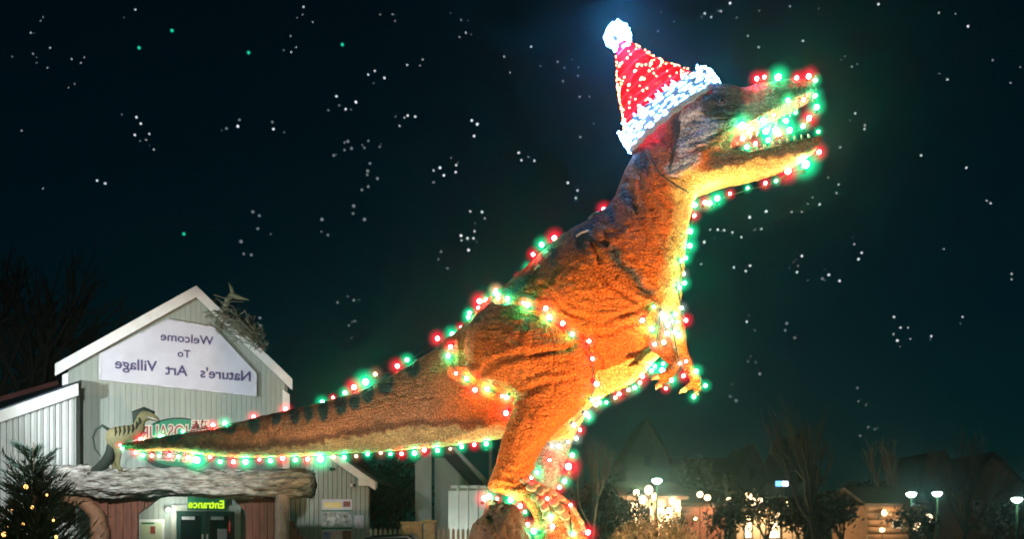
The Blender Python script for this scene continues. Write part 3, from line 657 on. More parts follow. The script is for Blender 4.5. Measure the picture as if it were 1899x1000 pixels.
def gable_z(s): return AZ - (AZ - EZ) * (AS - s) / (AS - ES) if s < AS else AZ - (AZ - RZ) * (s - AS) / (RS - AS)
poly = [(ES + .25, -.05), (RS - .02, -.05), (RS - .02, gable_z(RS - .02)), (AS, AZ), (ES + .25, gable_z(ES + .25))]
MB().prism([bp_(s, z, -.02) for s, z in poly], [bp_(s, z, -.2) for s, z in poly]).obj('wall', dark_in, barn)
pl = [(-9.0, )]
mb = MB()   # side walls
for s in (ES + .35, RS - .12): mb.prism([bp_(s, -.05, -.2), bp_(s + .1, -.05, -.2), bp_(s + .1, gable_z(s) - .1, -.2), bp_(s, gable_z(s) - .1, -.2)], [bp_(s, -.05, -11), bp_(s + .1, -.05, -11), bp_(s + .1, gable_z(s) - .1, -11), bp_(s, gable_z(s) - .1, -11)])
mb.obj('side_wall', sage, barn)
bw = .158; s = ES + .26; i = 0
while s < RS - .16:
    a, b2 = s, min(s + bw - .008, RS - .03); zt = [gable_z(a) - .05, gable_z(b2) - .05]; d = .012 + random.uniform(-.003, .004)
    top = [(b2, zt[1]), (a, zt[0])]
    if a < AS < b2: top = [(b2, zt[1]), (AS, AZ - .05), (a, zt[0])]
    pg = [(a, -.04), (b2, -.04)] + top
    MB().prism([bp_(u, z, d) for u, z in pg], [bp_(u, z, -.018) for u, z in pg]).obj('siding_board', sage if random.random() < .6 else sage2, barn)
    s += bw
def slab(mb, s0, z0, s1, z1, d0, d1, th):
    mb.prism([bp_(s0, z0, d0), bp_(s1, z1, d0), bp_(s1, z1 + th, d0), bp_(s0, z0 + th, d0)], [bp_(s0, z0, d1), bp_(s1, z1, d1), bp_(s1, z1 + th, d1), bp_(s0, z0 + th, d1)])
mb = MB(); slab(mb, ES - .08, gable_z(ES) - .07, AS, AZ + .0, .28, -11, .2); slab(mb, AS, AZ, RS + .06, gable_z(RS) - .06, .28, -11, .2); roof = mb.obj('roof', roof_m, barn)
for s0, z0, s1, z1 in [(ES - .08, gable_z(ES) - .07, AS, AZ), (AS, AZ, RS + .06, gable_z(RS) - .06)]:
    mb = MB(); slab(mb, s0, z0 - .12, s1, z1 - .12, .36, .285, .36); mb.obj('rake_board', trim, barn)
    mb = MB(); slab(mb, s0, z0 - .04, s1, z1 - .04, .28, .03, .03); mb.obj('soffit', trim, barn)
mb = MB(); mb.prism([bp_(RS - .2, -.03, .06), bp_(RS + .03, -.03, .06), bp_(RS + .03, RZ - .3, .06), bp_(RS - .2, RZ - .15, .06)], [bp_(RS - .2, -.03, -.24), bp_(RS + .03, -.03, -.24), bp_(RS + .03, RZ - .3, -.24), bp_(RS - .2, RZ - .15, -.24)]); mb.obj('corner_board', trim, barn)
mb = MB(); mb.prism([bp_(ES + .1, -.03, .06), bp_(ES + .26, -.03, .06), bp_(ES + .26, EZ, .06), bp_(ES + .1, EZ - .1, .06)], [bp_(ES + .1, -.03, -.24), bp_(ES + .26, -.03, -.24), bp_(ES + .26, EZ, -.24), bp_(ES + .1, EZ - .1, -.24)]); mb.obj('corner_board', trim, barn)
# welcome board
board_m = material('white_sign_board', (.55, .55, .62), .6, (.46, .46, .53), 1.1); ink = material('navy_lettering', (.05, .04, .12), .5, (.1, .08, .2), 9); frame_m = material('sign_edge', (.62, .62, .66), .5)
wel = thing('welcome_sign', 'large white clipped-corner welcome board with mirrored lettering on barn gable', 'sign', bp_(3.2, 5, .1))
sp = [b_uv(x, y, .12) for x, y in [(183,705),(476,736),(476,693),(396,607),(310,592),(184,657)]]
MB().prism([bp_(s, z, .12) for s, z in sp], [bp_(s, z, .04) for s, z in sp]).obj('board', board_m, wel)
cxs = sum(s for s, z in sp) / 6; czs = sum(z for s, z in sp) / 6
for i in range(6):
    (s0, z0), (s1, z1) = sp[i], sp[(i+1) % 6]
    k0 = (cxs + (s0 - cxs) * .975, czs + (z0 - czs) * .96); k1 = (cxs + (s1 - cxs) * .975, czs + (z1 - czs) * .96)
    q = [(s0, z0), (s1, z1), k1, k0]; MB().prism([bp_(s, z, .145) for s, z in q], [bp_(s, z, .122) for s, z in q]).obj('edge_strip', frame_m, wel)
def barn_text(body, px, py, size, mat, parent, d=.135, name='lettering', off=0.0, sxx=1.0, tilt=0.0):
    s0, z0 = b_uv(px, py, d); v, f = text_mesh(body, size, .006, off)
    MB().add([bp_(s0 + x * sxx, z0 + y + tilt * x, d + z) for x, y, z in v], f).obj(name, mat, parent)
barn_text('Welcome', 347, 629, .40, ink, wel, off=.004); barn_text('To', 341, 657, .34, ink, wel, off=.004)
for wd, x_, y_ in (("Nature's", 419, 696), ('Art', 327, 688), ('Village', 252, 678)): barn_text(wd, x_, y_, .47, ink, wel, off=.008, sxx=.98)
# entrance: doors, jamb, sign, notice case, lamp
ent = thing('entrance_door', 'dark green glazed double entrance door under mirrored entrance sign', 'door', bp_(*b_uv(381, 985, .1)[:1], 0, .1))
door_m = material('dark_green_paint', (.012, .04, .04), .35, (.02, .055, .05), 4); glass = material('dark_glass', (.006, .008, .01), .06, (.004, .005, .006), 2, spec=.6)
jamb_m = material('grey_green_jamb', (.42, .43, .36), .6, (.36, .37, .31), 4)
def bbox_(px0, py0, px1, py1, d0, d1, name, mat, parent, z0=None):
    s0, z1 = b_uv(px0, py0, d1); s1, _ = b_uv(px1, py0, d1); zb = b_uv(px0, py1, d1)[1] if z0 is None else z0
    q = [(s0, zb), (s1, zb), (s1, z1), (s0, z1)]
    return MB().prism([bp_(s, z, d1) for s, z in q], [bp_(s, z, d0) for s, z in q]).obj(name, mat, parent)
bbox_(318, 938, 327, 0, .045, .12, 'jamb', jamb_m, ent, 0); bbox_(436, 938, 446, 0, .045, .12, 'jamb', jamb_m, ent, 0); bbox_(327.2, 938, 435.8, 948, .045, .12, 'lintel', jamb_m, ent)
for x0, x1 in ((328, 381.3), (382, 435)):
    dl = bbox_(x0, 949, x1, 0, .045, .08, 'door_leaf', door_m, ent, .02)
    bbox_(x0 + 7, 957, x1 - 8, 0, .082, .09, 'pane', glass, dl, .3)
    bbox_(x0 + 9, 959, x1 - 20, 965, .092, .10, 'closer', frame_m, dl)
    bbox_((x1 - 7) if x0 < 350 else x0 + 1, 992, (x1 - 4) if x0 < 350 else x0 + 4, 0, .084, .13, 'handle', trim, dl, .85)
bbox_(403, 982, 421, 0, .095, .102, 'notice', board_m, ent, 1.15)
es = thing('entrance_sign', 'green entrance sign with bright yellow mirrored letters above door', 'sign', bp_(*b_uv(382, 947, .2), .2))
green_m = material('sign_green', (.01, .16, .06), .5, (.012, .12, .05), 5)
bbox_(348, 921, 419, 947, .125, .2, 'board', green_m, es)
es_t = emitter('entrance_letters', (.55, .85, .02), 1.3, 0, False); barn_text('Entrance', 383, 937, .36, es_t, es, d=.21, off=.012, sxx=.86)
nc = thing('notice_case', 'white framed notice case with coloured leaflets beside the entrance door', 'notice board', bp_(*b_uv(280, 1000, .1), .1))
bbox_(256, 964, 305, 0, .045, .09, 'frame', trim, nc, .6); bbox_(261, 969, 300, 0, .092, .097, 'leaflet_panel', material('leaflet', (.5, .55, .3), .6, (.55, .6, .45), 9), nc, .7)
bbox_(279, 977, 288, 991, .099, .103, 'red_leaflet', material('red_leaflet', (.35, .05, .04), .6), nc); bbox_(263, 970, 286, 973, .099, .103, 'header', green_m, nc)
gl = thing('globe_lamp', 'small white globe wall lamp beside entrance sign', 'lamp', bp_(*b_uv(313, 946, .1), .1))
gp = bp_(*b_uv(312, 946, .2), .2); MB().ball(gp, .085, 2).obj('globe', emitter('lamp_globe', (1, .96, .85), 1.6), gl, True); MB().tube([gp, gp - bn * .17], .03, 7).obj('bracket', trim, gl)
point('lamp', gp + bn * .35 + Vector((0, 0, -.1)), 34, (.95, 1, .86), gl, .12)

# ------------------------------------------------------------------ left annex
ann = thing('annex', 'low pale annex with ribbed metal siding and sloping white fascia', 'building', (-14.6, 23.6, 0))
AY0, AY1 = 22.6, 23.9
def an(px, py, d=0.0):
    k = (px - CX) / F; x0, x1 = P(-60, 0, AY0).x, P(143, 0, AY1).x; e = Vector((x1 - x0, AY1 - AY0, 0)).normalized(); n_ = Vector((e.y, -e.x, 0))
    a = Vector((x0, AY0, 0)) + n_ * d; s = (k * a.y - a.x) / (e.x - k * e.y); p = a + e * s; return Vector((p.x, p.y, EYE + (HY - py) * p.y / F))
rake = lambda px: 770 - 50 * px / 143
px = -90.0; rib_m = material('ribbed_white_metal', (.60, .62, .60), .5, (.5, .52, .5), 1.5, stretch=(5, 5, .5), bump=.2)
while px < 139:
    w = random.uniform(10.5, 12.5); x1 = min(px + w - 1.6, 142)
    q = [an(px, 0), an(x1, 0), an(x1, rake(x1) + 4), an(px, rake(px) + 4)]; q[0].z = q[1].z = 0
    off = Vector((.03, -.06, 0)) * (1.0 + random.uniform(-.2, .2)); bk = [p - Vector((.02, -.05, 0)) for p in q]
    m_ = (q[0] + q[1]) / 2 + off; m2 = (q[2] + q[3]) / 2 + off
    MB().prism([q[0], m_, q[1], q[2], m2, q[3]], [bk[0], (bk[0] + bk[1]) / 2, bk[1], bk[2], (bk[2] + bk[3]) / 2, bk[3]]).obj('siding_rib', rib_m, ann); px += w
q = [an(-95, 0), an(142, 0), an(142, rake(142)), an(-95, rake(-95))]; q[0].z = q[1].z = 0
MB().prism([p + Vector((-.04, .08, 0)) for p in q], [p + Vector((-.06, .3, 0)) for p in q]).obj('wall', dark_in, ann)
q = [an(-95, rake(-95) + 14, .25), an(145, rake(145) + 14, .25), an(145, rake(145) - 8, .25), an(-95, rake(-95) - 8, .25)]
MB().prism(q, [p + Vector((-.05, .12, 0)) for p in q]).obj('fascia', trim, ann)
tin = material('blue_black_tin', (.012, .022, .035), .45, (.02, .03, .04), 3, metallic=.3)
q = [an(-95, rake(-95) - 6, .1), an(140, rake(140) - 6, .1)]; bk = [q[0] + Vector((-1.2, 3.4, 1.1)), q[1] + Vector((-1.2, 3.4, .9))]
MB().prism([q[0], q[1], q[1] + Vector((0, 0, .08)), q[0] + Vector((0, 0, .08))], [bk[0], bk[1], bk[1] + Vector((0, 0, .08)), bk[0] + Vector((0, 0, .08))]).obj('roof', tin, ann)
MB().prism([bk[0] + Vector((0, -.05, -.05)), bk[1] + Vector((0, -.05, -.05)), bk[1] + Vector((0, -.05, .22)), bk[0] + Vector((0, -.05, .22))], [p + Vector((0, .25, z)) for p, z in ((bk[0], -.05), (bk[1], -.05), (bk[1], .22), (bk[0], .22))]).obj('ridge_cap', material('rust_red_trim', (.10, .025, .02), .7), ann)

# ------------------------------------------------------------------ right wing with posters
WY = 28.3; wing = thing('barn_wing', 'low sage gabled wing with white eave beside the barn', 'building', (-6.5, WY, 0))
def wz(px): return 838 + (px - 612) * .70
q = [P(505, 1000, WY), P(684, 1000, WY), P(684, wz(684), WY), P(525, wz(525), WY), P(505, wz(525), WY)]; q[0].z = q[1].z = -.02
MB().prism([p + Vector((0, .05, 0)) for p in q], [p + Vector((0, .25, 0)) for p in q]).obj('wall', dark_in, wing)
px = 540.0
while px < 683:
    x1 = min(px + 8.6, 684); q = [P(px, 1000, WY), P(x1 - .9, 1000, WY), P(x1 - .9, wz(x1) + 2, WY), P(px, wz(px) + 2, WY)]; q[0].z = q[1].z = 0; dd = Vector((0, -random.uniform(0, .012), 0))
    MB().prism([p + dd for p in q], [p + Vector((0, .045, 0)) for p in q]).obj('siding_board', sage, wing); px += 8.6
for y0, y1, d0, d1, nm, mt in ((-4, 12, -.45, -.38, 'rake_board', trim), (-10, -4.5, -.4, 7, 'roof', roof_m), (4, 7, -.37, -.02, 'soffit', trim)):
    q = [P(525, wz(525) + y1, WY), P(700, wz(700) + y1, WY), P(700, wz(700) + y0, WY), P(525, wz(525) + y0, WY)]
    MB().prism([p + Vector((0, d0, 0)) for p in q], [p + Vector((0, d1, 0)) for p in q]).obj(nm, mt, wing)
q = [P(668, 903, WY), P(700, 903, WY), P(700, 894, WY), P(668, 884, WY)]; MB().prism([p + Vector((0, -.375, 0)) for p in q], [p + Vector((0, -.03, 0)) for p in q]).obj('eave_return', trim, wing)
cam_m = material('camera_white', (.7, .7, .7), .4); blk = material('black_plastic', (.01, .01, .01), .3)
for nm, lb, x, y, m0 in (('security_light', 'small black twin security light under the wing gable', 614, 871, blk), ('security_camera', 'small white dome security camera near the wing eave', 652, 901, cam_m)):
    t = thing(nm, lb, 'camera' if 'camera' in nm else 'lamp', P(x, y, WY - .1)); p = P(x, y, WY - .12)
    MB().ball(p, .07, 2).obj('head', m0, t, True); MB().ball(p + Vector((.10, -.03, 0)), .05, 2).obj('eye' if 'camera' in nm else 'head', blk, t, True); MB().tube([p, p + Vector((0, .12, 0))], .03, 6).obj('mount', m0, t)
def flat_panel(name, lb, cat, rows, Y):
    t = thing(name, lb, cat, P(rows[0][0], rows[0][3], Y))
    for k, (x0, y0, x1, y1, nm, mt) in enumerate(rows):
        a, b2 = P(x0, y1, Y), P(x1, y0, Y); dd = .03 + .004 * k
        MB().box(a.x, b2.x, Y - dd, Y - (.002 if k == 0 else .026), a.z, b2.z).obj(nm, mt, t)
    return t
photo_m = material('printed_photo', (.55, .55, .5), .5, (.03, .04, .03), 7, 3); yel = material('print_yellow', (.75, .6, .05), .5, (.7, .68, .5), 8); pnk = material('print_pink', (.6, .2, .2), .5, (.65, .6, .6), 6); blu = material('print_blue', (.1, .12, .4), .5, (.5, .5, .6), 6); brn = material('print_brown', (.25, .07, .04), .5)
post = flat_panel('poster', 'tall printed poster with photographs on the wing wall', 'poster', [(597,927,653,1040,'sheet',board_m),(601,933,633,943,'title',yel),(637,931,650,941,'emblem',brn),(597,947,653,950,'green_band',green_m),(598,951,652,978,'photograph',photo_m),(597,979,653,983,'green_band',green_m),(599,988,614,1010,'photograph',blu),(616,986,634,1010,'photograph',pnk),(636,985,652,1010,'photograph',brn)], WY)
flat_panel('prohibition_notice', 'small white notice with red crossed circle on wing wall', 'sign', [(658,957,675,981,'sheet',board_m)], WY)
ns = bpy.data.objects['prohibition_notice']; c = P(667, 970, WY - .045); mb = MB(); mb.tube([c + Vector((.1*math.cos(t), 0, .13*math.sin(t))) for t in np.linspace(0, 6.283, 17)], .014, 5); mb.tube([c + Vector((-.07, 0, -.09)), c + Vector((.07, 0, .09))], .014, 5); mb.obj('crossed_circle', pnk, ns)

# ------------------------------------------------------------------ log gateway
GY = 22.0; gate = thing('log_gateway', 'rustic gateway of red brown boards with clipped arch under bark log', 'gateway', (P(320, 0, GY).x, GY, 0))
redb = material('red_brown_board', (.17, .06, .035), .75, (.085, .03, .02), 2.5, stretch=(5, 5, .7), bump=.6, bscale=14, bdist=.01)
def arch_bottom(x):
    if x < 178: return 932 + max(0, (x - 105)) * .16 + (0 if x < 150 else (x - 150) * 1.1)
    if 255 < x < 300: return 955 - (x - 255) * .75
    if 300 <= x <= 430: return 922
    if 430 < x < 460: return 925 + (x - 430) * 1.0
    return None
px = 105.0
while px < 524:
    w = random.uniform(12, 15); x1 = min(px + w - 1.0, 525); ab0, ab1 = arch_bottom(px), arch_bottom(x1)
    q = [P(px, ab0 or 1000, GY), P(x1, ab1 or 1000, GY), P(x1, 905, GY), P(px, 905, GY)]
    if ab0 is None: q[0].z = 0
    if ab1 is None: q[1].z = 0
    if ab0 is None and ab1 is not None: q[1].z = 0
    if ab1 is None and ab0 is not None: q[0].z = 0
    dd = Vector((0, random.uniform(-.025, .02), 0)); MB().prism([p + dd for p in q], [p + dd + Vector((0, .09, 0)) for p in q]).obj('board', redb, gate); px += w
bark = material('grey_bark', (.58, .55, .51), .9, (.06, .04, .028), 3.4, 14, stretch=(.8, 2.4, 2.4), bump=1.0, bscale=6, bdist=.16)
def log(p0, p1, r, seg=40, n=170, amp=.34, seed=0.0, ends=.9):
    p0, p1 = Vector(p0), Vector(p1); d = (p1 - p0).normalized(); a = d.cross(Vector((0, 1, 0.01))).normalized(); b2 = d.cross(a).normalized(); rings = []; L = (p1 - p0).length
    for i in range(n + 1):
        u = i / n; c = p0.lerp(p1, u); rg = []
        taper = min(1, ends + (1 - ends) * min(u, 1 - u) * 12)
        for k in range(seg):
            t = 2*math.pi*k/seg; q = Vector((u * L * .55 + seed, math.cos(t) * 1.6, math.sin(t) * 1.6)); q2 = Vector((u * L * 1.1, math.cos(t) * 5, math.sin(t) * 5 + seed))
            rr = r * taper * (1 + amp * noise.fractal(q, 1, 2, 4) + amp * .8 * (noise.ridged_multi_fractal(q2, 1, 2, 4, 1, 2) - 1.1))
            rg.append(c + (a * math.cos(t) + b2 * math.sin(t)) * rr + d * (.06 * noise.noise(q * 3)))
        rings.append(rg)
    return MB().loft(rings)
log(P(88, 893, 21.7), P(582, 899, 21.7), .36).obj('log_beam', bark, gate, True)
pg = P(523, 918, 21.6); pale = material('pale_log', (.40, .31, .27), .85, (.22, .15, .12), 3, stretch=(3, 3, .8), bump=.8, bscale=10, bdist=.03)
log(Vector((pg.x, 21.6, -.05)), pg, .19, 20, 40, .12, 4).obj('log_post', pale, gate, True)
mb = MB(); mb.tube([Vector((P(183, 0, 21.85).x, 21.85, 0)), P(186, 985, 21.85), P(180, 955, 21.85), P(160, 935, 21.85), P(128, 925, 21.85), P(100, 922, 21.85)], [.30, .24, .20, .19, .15, .10], 9); mb.obj('carved_post', material('carved_wood', (.24, .11, .06), .7, (.1, .05, .03), 5, bump=.8, bscale=12, bdist=.03), gate, True)
for i, x in enumerate((541, 549, 557)):
    a = P(x, 968 + i * 14, 22.05); MB().box(a.x - .06, a.x + .06, 22.0, 22.1, 0, a.z).obj('board', redb, gate)

# ------------------------------------------------------------------ oval sign and the small dinosaur on the log
SGY = 21.55; osn = thing('oval_sign', 'green oval sign with red mirrored letters standing on log beam', 'sign', P(335, 876, SGY))
def oval(cx, cy, ra, rb, y0, y1, name, mat, parent):
    fr = [P(cx + ra * math.cos(t), cy + rb * math.sin(t) , SGY) for t in np.linspace(0, 2*math.pi, 48, endpoint=False)]
    return MB().prism([p + Vector((0, y0, 0)) for p in fr], [p + Vector((0, y1, 0)) for p in fr]).obj(name, mat, parent)
oval(330, 825, 75, 50, 0, .08, 'rim', material('dark_green_rim', (.005, .03, .022), .5), osn); oval(332, 822, 69, 44, -.02, -.003, 'panel', material('emerald_panel', (.01, .20, .10), .5, (.012, .15, .08), 3), osn)
red_l = material('red_letter', (.32, .05, .045), .5, (.24, .03, .03), 6); cream = material('cream_letter', (.66, .6, .5), .5)
def sgn_text(body, px, py, size, sx_, rot=0.0, mats=(cream, red_l), lift=.03, arch=0.0):
    c = P(px, py, SGY)
    for mt, off, dy in ((mats[0], .035, lift), (mats[1], .0, lift + .02)):
        v, f = text_mesh(body, size, .008, off)
        MB().add([Vector((c.x + (x * sx_) * math.cos(rot) - y * math.sin(rot), SGY - dy - z, c.z + y * math.cos(rot) + (x * sx_) * math.sin(rot) - arch * x * x)) for x, y, z in v], f).obj('lettering', mt, osn)
sgn_text('DINOSAUR', 326, 803, .50, .72, 0, arch=.03); sgn_text('THE', 372, 789, .26, .9, 0); sgn_text('PLACE', 327, 847, .36, .9, -.08, (cream, red_l))
MB().box(P(318, 870, SGY).x, P(322, 870, SGY).x, SGY + .02, SGY + .07, P(0, 888, SGY).z, P(0, 868, SGY).z).obj('foot', blk, osn); MB().box(P(358, 870, SGY).x, P(362, 870, SGY).x, SGY + .02, SGY + .07, P(0, 888, SGY).z, P(0, 866, SGY).z).obj('foot', blk, osn)
sd = thing('small_dinosaur_figure', 'small tan dinosaur figure with dark stripes standing on log beam beside oval sign', 'figure', P(225, 878, SGY))
hide = material('tan_hide', (.19, .165, .08), .7, (.11, .095, .045), 6, bump=.4); dkh = material('dark_stripe', (.015, .022, .016), .7)
DY = SGY - .12
def sloft(rows, nm, mt, par, Y=DY, seg=14):
    rg = []
    for x0, y0, x1, y1, b_ in dense(rows, 3): rg.append(ring((x0, y0), (x1, y1), Y, max(b_, .012), seg))
    return MB().loft(rg).obj(nm, mt, par, True)
sb = sloft([(196,812,202,830,.05),(200,800,212,836,.13),(208,794,222,834,.17),(228,790,240,822,.17),(246,788,256,812,.14),(252,778,266,800,.10),(256,770,268,786,.09),(264,763,276,780,.08),(280,765,288,782,.07),(292,774,296,782,.04)], 'body', hide, sd)
sloft([(150,884,153,890,.02),(178,862,190,876,.07),(194,842,208,858,.10),(200,822,214,842,.13),(206,812,220,830,.1)], 'tail', dkh, sd, DY + .03)
for x, sh in ((216, 0), (208, .12)):
    sloft([(x-8,820,x+8,828,.07),(x-3,842,x+9,845,.05),(x-2,860,x+6,862,.035),(x+2,872,x+12,873,.035),(x+16,873,x+16,877,.03)], 'leg', hide, sd, DY - .08 + sh * 2)
sloft([(246,806,252,812,.03),(256,814,260,820,.025),(264,813,266,818,.015)], 'arm', hide, sd, DY - .14)
for x, y0, y1 in ((214,794,810),(222,792,808),(230,791,808),(238,790,806),(246,788,803),(253,783,796),(258,776,788)):
    p0, p1, p2 = P(x, y0, DY - .10), P(x + 1, (y0 + y1) / 2, DY - .175), P(x - 1, y1, DY - .17); MB().tube([p0, p1, p2], [.02, .03, .008], 6).obj('stripe', dkh, sd, True)
MB().tube([P(250, 792, DY + .1), P(254, 768, DY + .1), P(268, 762, DY + .1), P(286, 766, DY + .1)], [.05, .14, .10, .04], 8).obj('dark_crest_fin', dkh, sd, True)  # dark tube running up behind the neck and over the head
MB().tube([P(274, 774, DY - .08), P(284, 777, DY - .08), P(293, 781, DY - .05)], [.012, .016, .006], 6).obj('teeth', frame_m, sd, True)

MB().tube([P(206, 800, DY + .05), P(190, 790, DY + .05), P(178, 797, DY + .05), P(172, 812, DY + .05), P(176, 834, DY + .05), P(188, 848, DY + .05)], [.05, .035, .03, .028, .025, .01], 7).obj('tail_loop', dkh, sd, True)

# ------------------------------------------------------------------ nest and flying reptile on the barn roof
twig_m = material('grey_twig', (.22, .21, .15), .85, (.12, .12, .08), 8)
NP = P(440, 604, 26.6); nest = thing('roof_nest', 'large bundled twig nest perched on the right slope of barn roof', 'nest', NP - Vector((0, 0, .7)))
mb = MB()
for i in range(420):
    t = random.uniform(0, 6.283); r = random.gauss(.52, .16); dx, dy = r * math.cos(t), r * math.sin(t) * .8
    c = NP + Vector((dx * 1.15, dy, -.62 * dx + random.gauss(0, .2))); dirv = Vector((-math.sin(t), math.cos(t) * .8, .6 * math.sin(t))) + Vector(rng.normal(size=3)) * .55
    dirv = dirv.normalized() * random.uniform(.15, .42); mb.tube([c - dirv, c + Vector((0, 0, random.uniform(-.05, .05))), c + dirv], [random.uniform(.010, .022), .018, .006], 4)
tag(mb.obj('twigs', twig_m, nest), kind='stuff')
pt = thing('pterosaur_figure', 'pale pterosaur figure with a long beak raised above the roof nest', 'figure', P(428, 562, 26.5))
pale_y = material('pale_yellow_hide', (.30, .29, .17), .6, (.22, .21, .12), 6)
MB().tube([P(418, 572, 26.5), P(422, 556, 26.5), P(430, 547, 26.5), P(440, 551, 26.5), P(450, 554, 26.5), P(462, 556, 26.5)], [.10, .09, .11, .09, .06, .012], 9).obj('head', pale_y, pt, True)
MB().tube([P(432, 546, 26.5), P(429, 534, 26.5), P(424, 524, 26.5)], [.075, .06, .01], 8).obj('crest', pale_y, pt, True)
# ------------------------------------------------------------------ small things between barn and dinosaur
pal = material('pale_grey_wall', (.50, .53, .48), .7, (.42, .45, .4), 1.5, stretch=(3, 3, 1)); shd = thing('equipment_shed', 'pale grey shed with steep dark roof behind dinosaur leg', 'building', (P(835, 0, 34).x, 34, 0))
def fr(pts, Y, d0, d1, nm, mt, par, ground=()):
    q = [P(x, y, Y) for x, y in pts]
    for i in ground: q[i].z = 0
    return MB().prism([p + Vector((0, d0, 0)) for p in q], [p + Vector((0, d1, 0)) for p in q]).obj(nm, mt, par)
fr([(806,1000),(900,1000),(900,895),(848,838),(806,838)], 34, 0, 4, 'wall', pal, shd, (0, 1))
fr([(800,838),(838,838),(912,915),(912,925),(895,925),(824,850),(800,850)], 34, -.4, -.02, 'roof_edge', roof_m, shd); fr([(838,832),(846,832),(930,918),(922,926)], 34, -.5, 4.3, 'roof', pal, shd)
fr([(770,1000),(800,1000),(800,838),(770,860)], 33, 0, .3, 'side_panel', pal, shd, (0, 1))
tank = thing('water_tank', 'bright white floodlit square tank beside the boulder', 'tank', (P(866, 0, 30).x, 30, 0))
whit = material('white_tank_paint', (.8, .82, .78), .5, (.7, .72, .68), 2); a, b2 = P(831, 0, 30).x, P(905, 0, 30).x; zt = P(0, 901, 30).z
bm = bmesh.new(); bmesh.ops.create_cube(bm, size=1); bmesh.ops.bevel(bm, geom=bm.edges[:], offset=.06, segments=2, affect='EDGES')
obj('shell', [Vector(((a+b2)/2 + v.co.x*(b2-a), 30.7 + v.co.y*1.4, zt/2 + v.co.z*zt)) for v in bm.verts], [tuple(v.index for v in f.verts) for f in bm.faces] if not bm.verts.index_update() else [], whit, tank); bm.free()
for x in (849, 867, 885): q = P(x, 0, 29.97).x; MB().box(q - .03, q + .03, 29.94, 29.995, .1, zt - .1).obj('rib', whit, tank)
pol = thing('service_pole', 'slim grey metal pole behind the shank of dinosaur', 'pole', (P(910, 0, 33).x, 33, 0))
x = P(910, 0, 33).x; MB().tube([(x, 32.5, 0), (x, 32.5, 5.4)], .07, 10).obj('shaft', pal, pol, True); MB().tube([(x, 32.5, 5.3), (x, 32.5, 5.42)], [.1, .06], 10).obj('cap', pal, pol)
stone = material('pale_stone_pillar', (.38, .36, .28), .8, (.24, .23, .17), 4, bump=.6)
for i, (x, y, lb) in enumerate([(797, 970, 'stubby pale stone gate pillar with cap beside the boulder'), (765, 973, 'broad stone pillar with brush growing against it')]):
    t = thing('gate_pillar', lb, 'pillar', (P(x, 0, 24).x, 24, 0)); w = .16 if i == 0 else .3; X = P(x, 0, 24).x; z = P(0, y, 24).z
    for k in range(6): MB().box(X - w + .01 * (k % 2), X + w - .01 * (k % 2), 23.8, 24.2, z * k / 6 + .004, z * (k + 1) / 6 - .008).obj('stone_block', stone, t)
    MB().box(X - w - .04, X + w + .04, 23.76, 24.24, z, z + .07).obj('cap', stone, t)
t = thing('picket_fence', 'low pale picket fence running past the stone pillars', 'fence', (P(730, 0, 25.5).x, 25.5, 0))
for x in np.arange(688, 900, 9):
    if 748 < x < 806: continue
    X = P(x, 0, 25.5).x; zt = P(0, 981, 25.5).z; MB().prism([(X-.045,25.45,0),(X+.045,25.45,0),(X+.045,25.45,zt-.06),(X,25.45,zt),(X-.045,25.45,zt-.06)], [(X-.045,25.5,0),(X+.045,25.5,0),(X+.045,25.5,zt-.06),(X,25.5,zt),(X-.045,25.5,zt-.06)]).obj('picket', pal, t)
for z in (.4, 1.2): MB().box(P(686, 0, 25.5).x, P(905, 0, 25.5).x, 25.51, 25.55, z, z + .08).obj('rail', pal, t)
# parked car
car = thing('parked_car', 'dark glossy parked car with only its roof showing above the picket fence', 'car', (P(732, 0, 20).x, 20, 0)); cp = material('dark_car_paint', (.006, .016, .018), .12, (.008, .02, .02), 2, spec=.7); cxx = P(732, 0, 20).x
prof = [(-2.1,.45),(-2.1,.8),(-1.5,.95),(-.75,1.44),(.55,1.5),(1.3,1.0),(2.05,.85),(2.1,.45)]
bm = MB(); rg = []
for yy, k, dz in ((-.86,.97,-.02),(-.78,1.0,0),(0,1.01,.03),(.78,1.0,0),(.86,.97,-.02)): rg.append([Vector((cxx + a_*k*.8, 20 + yy*.9, z + (dz if z > .9 else 0))) for a_, z in prof])
bm.loft(rg).obj('car_body', cp, car, False)
for s in (-1, 1):
    MB().prism([Vector((cxx + a_*.8, 20 + s*.785, z)) for a_, z in [(-1.25,1.0),(-.72,1.38),(.5,1.43),(1.0,1.02)]], [Vector((cxx + a_*.8, 20 + s*.80, z)) for a_, z in [(-1.25,1.0),(-.72,1.38),(.5,1.43),(1.0,1.02)]]).obj('window', glass, car)
    for xx in (-1.1, 1.1): wv, wf = lathe([(-.1, .2), (-.1, .32), (.1, .32), (.1, .2)], 16); MB().add([Vector((cxx + xx + v[0], 20 + s*.75 + v[2], .32 + v[1])) for v in wv], wf).obj('wheel', blk, car)

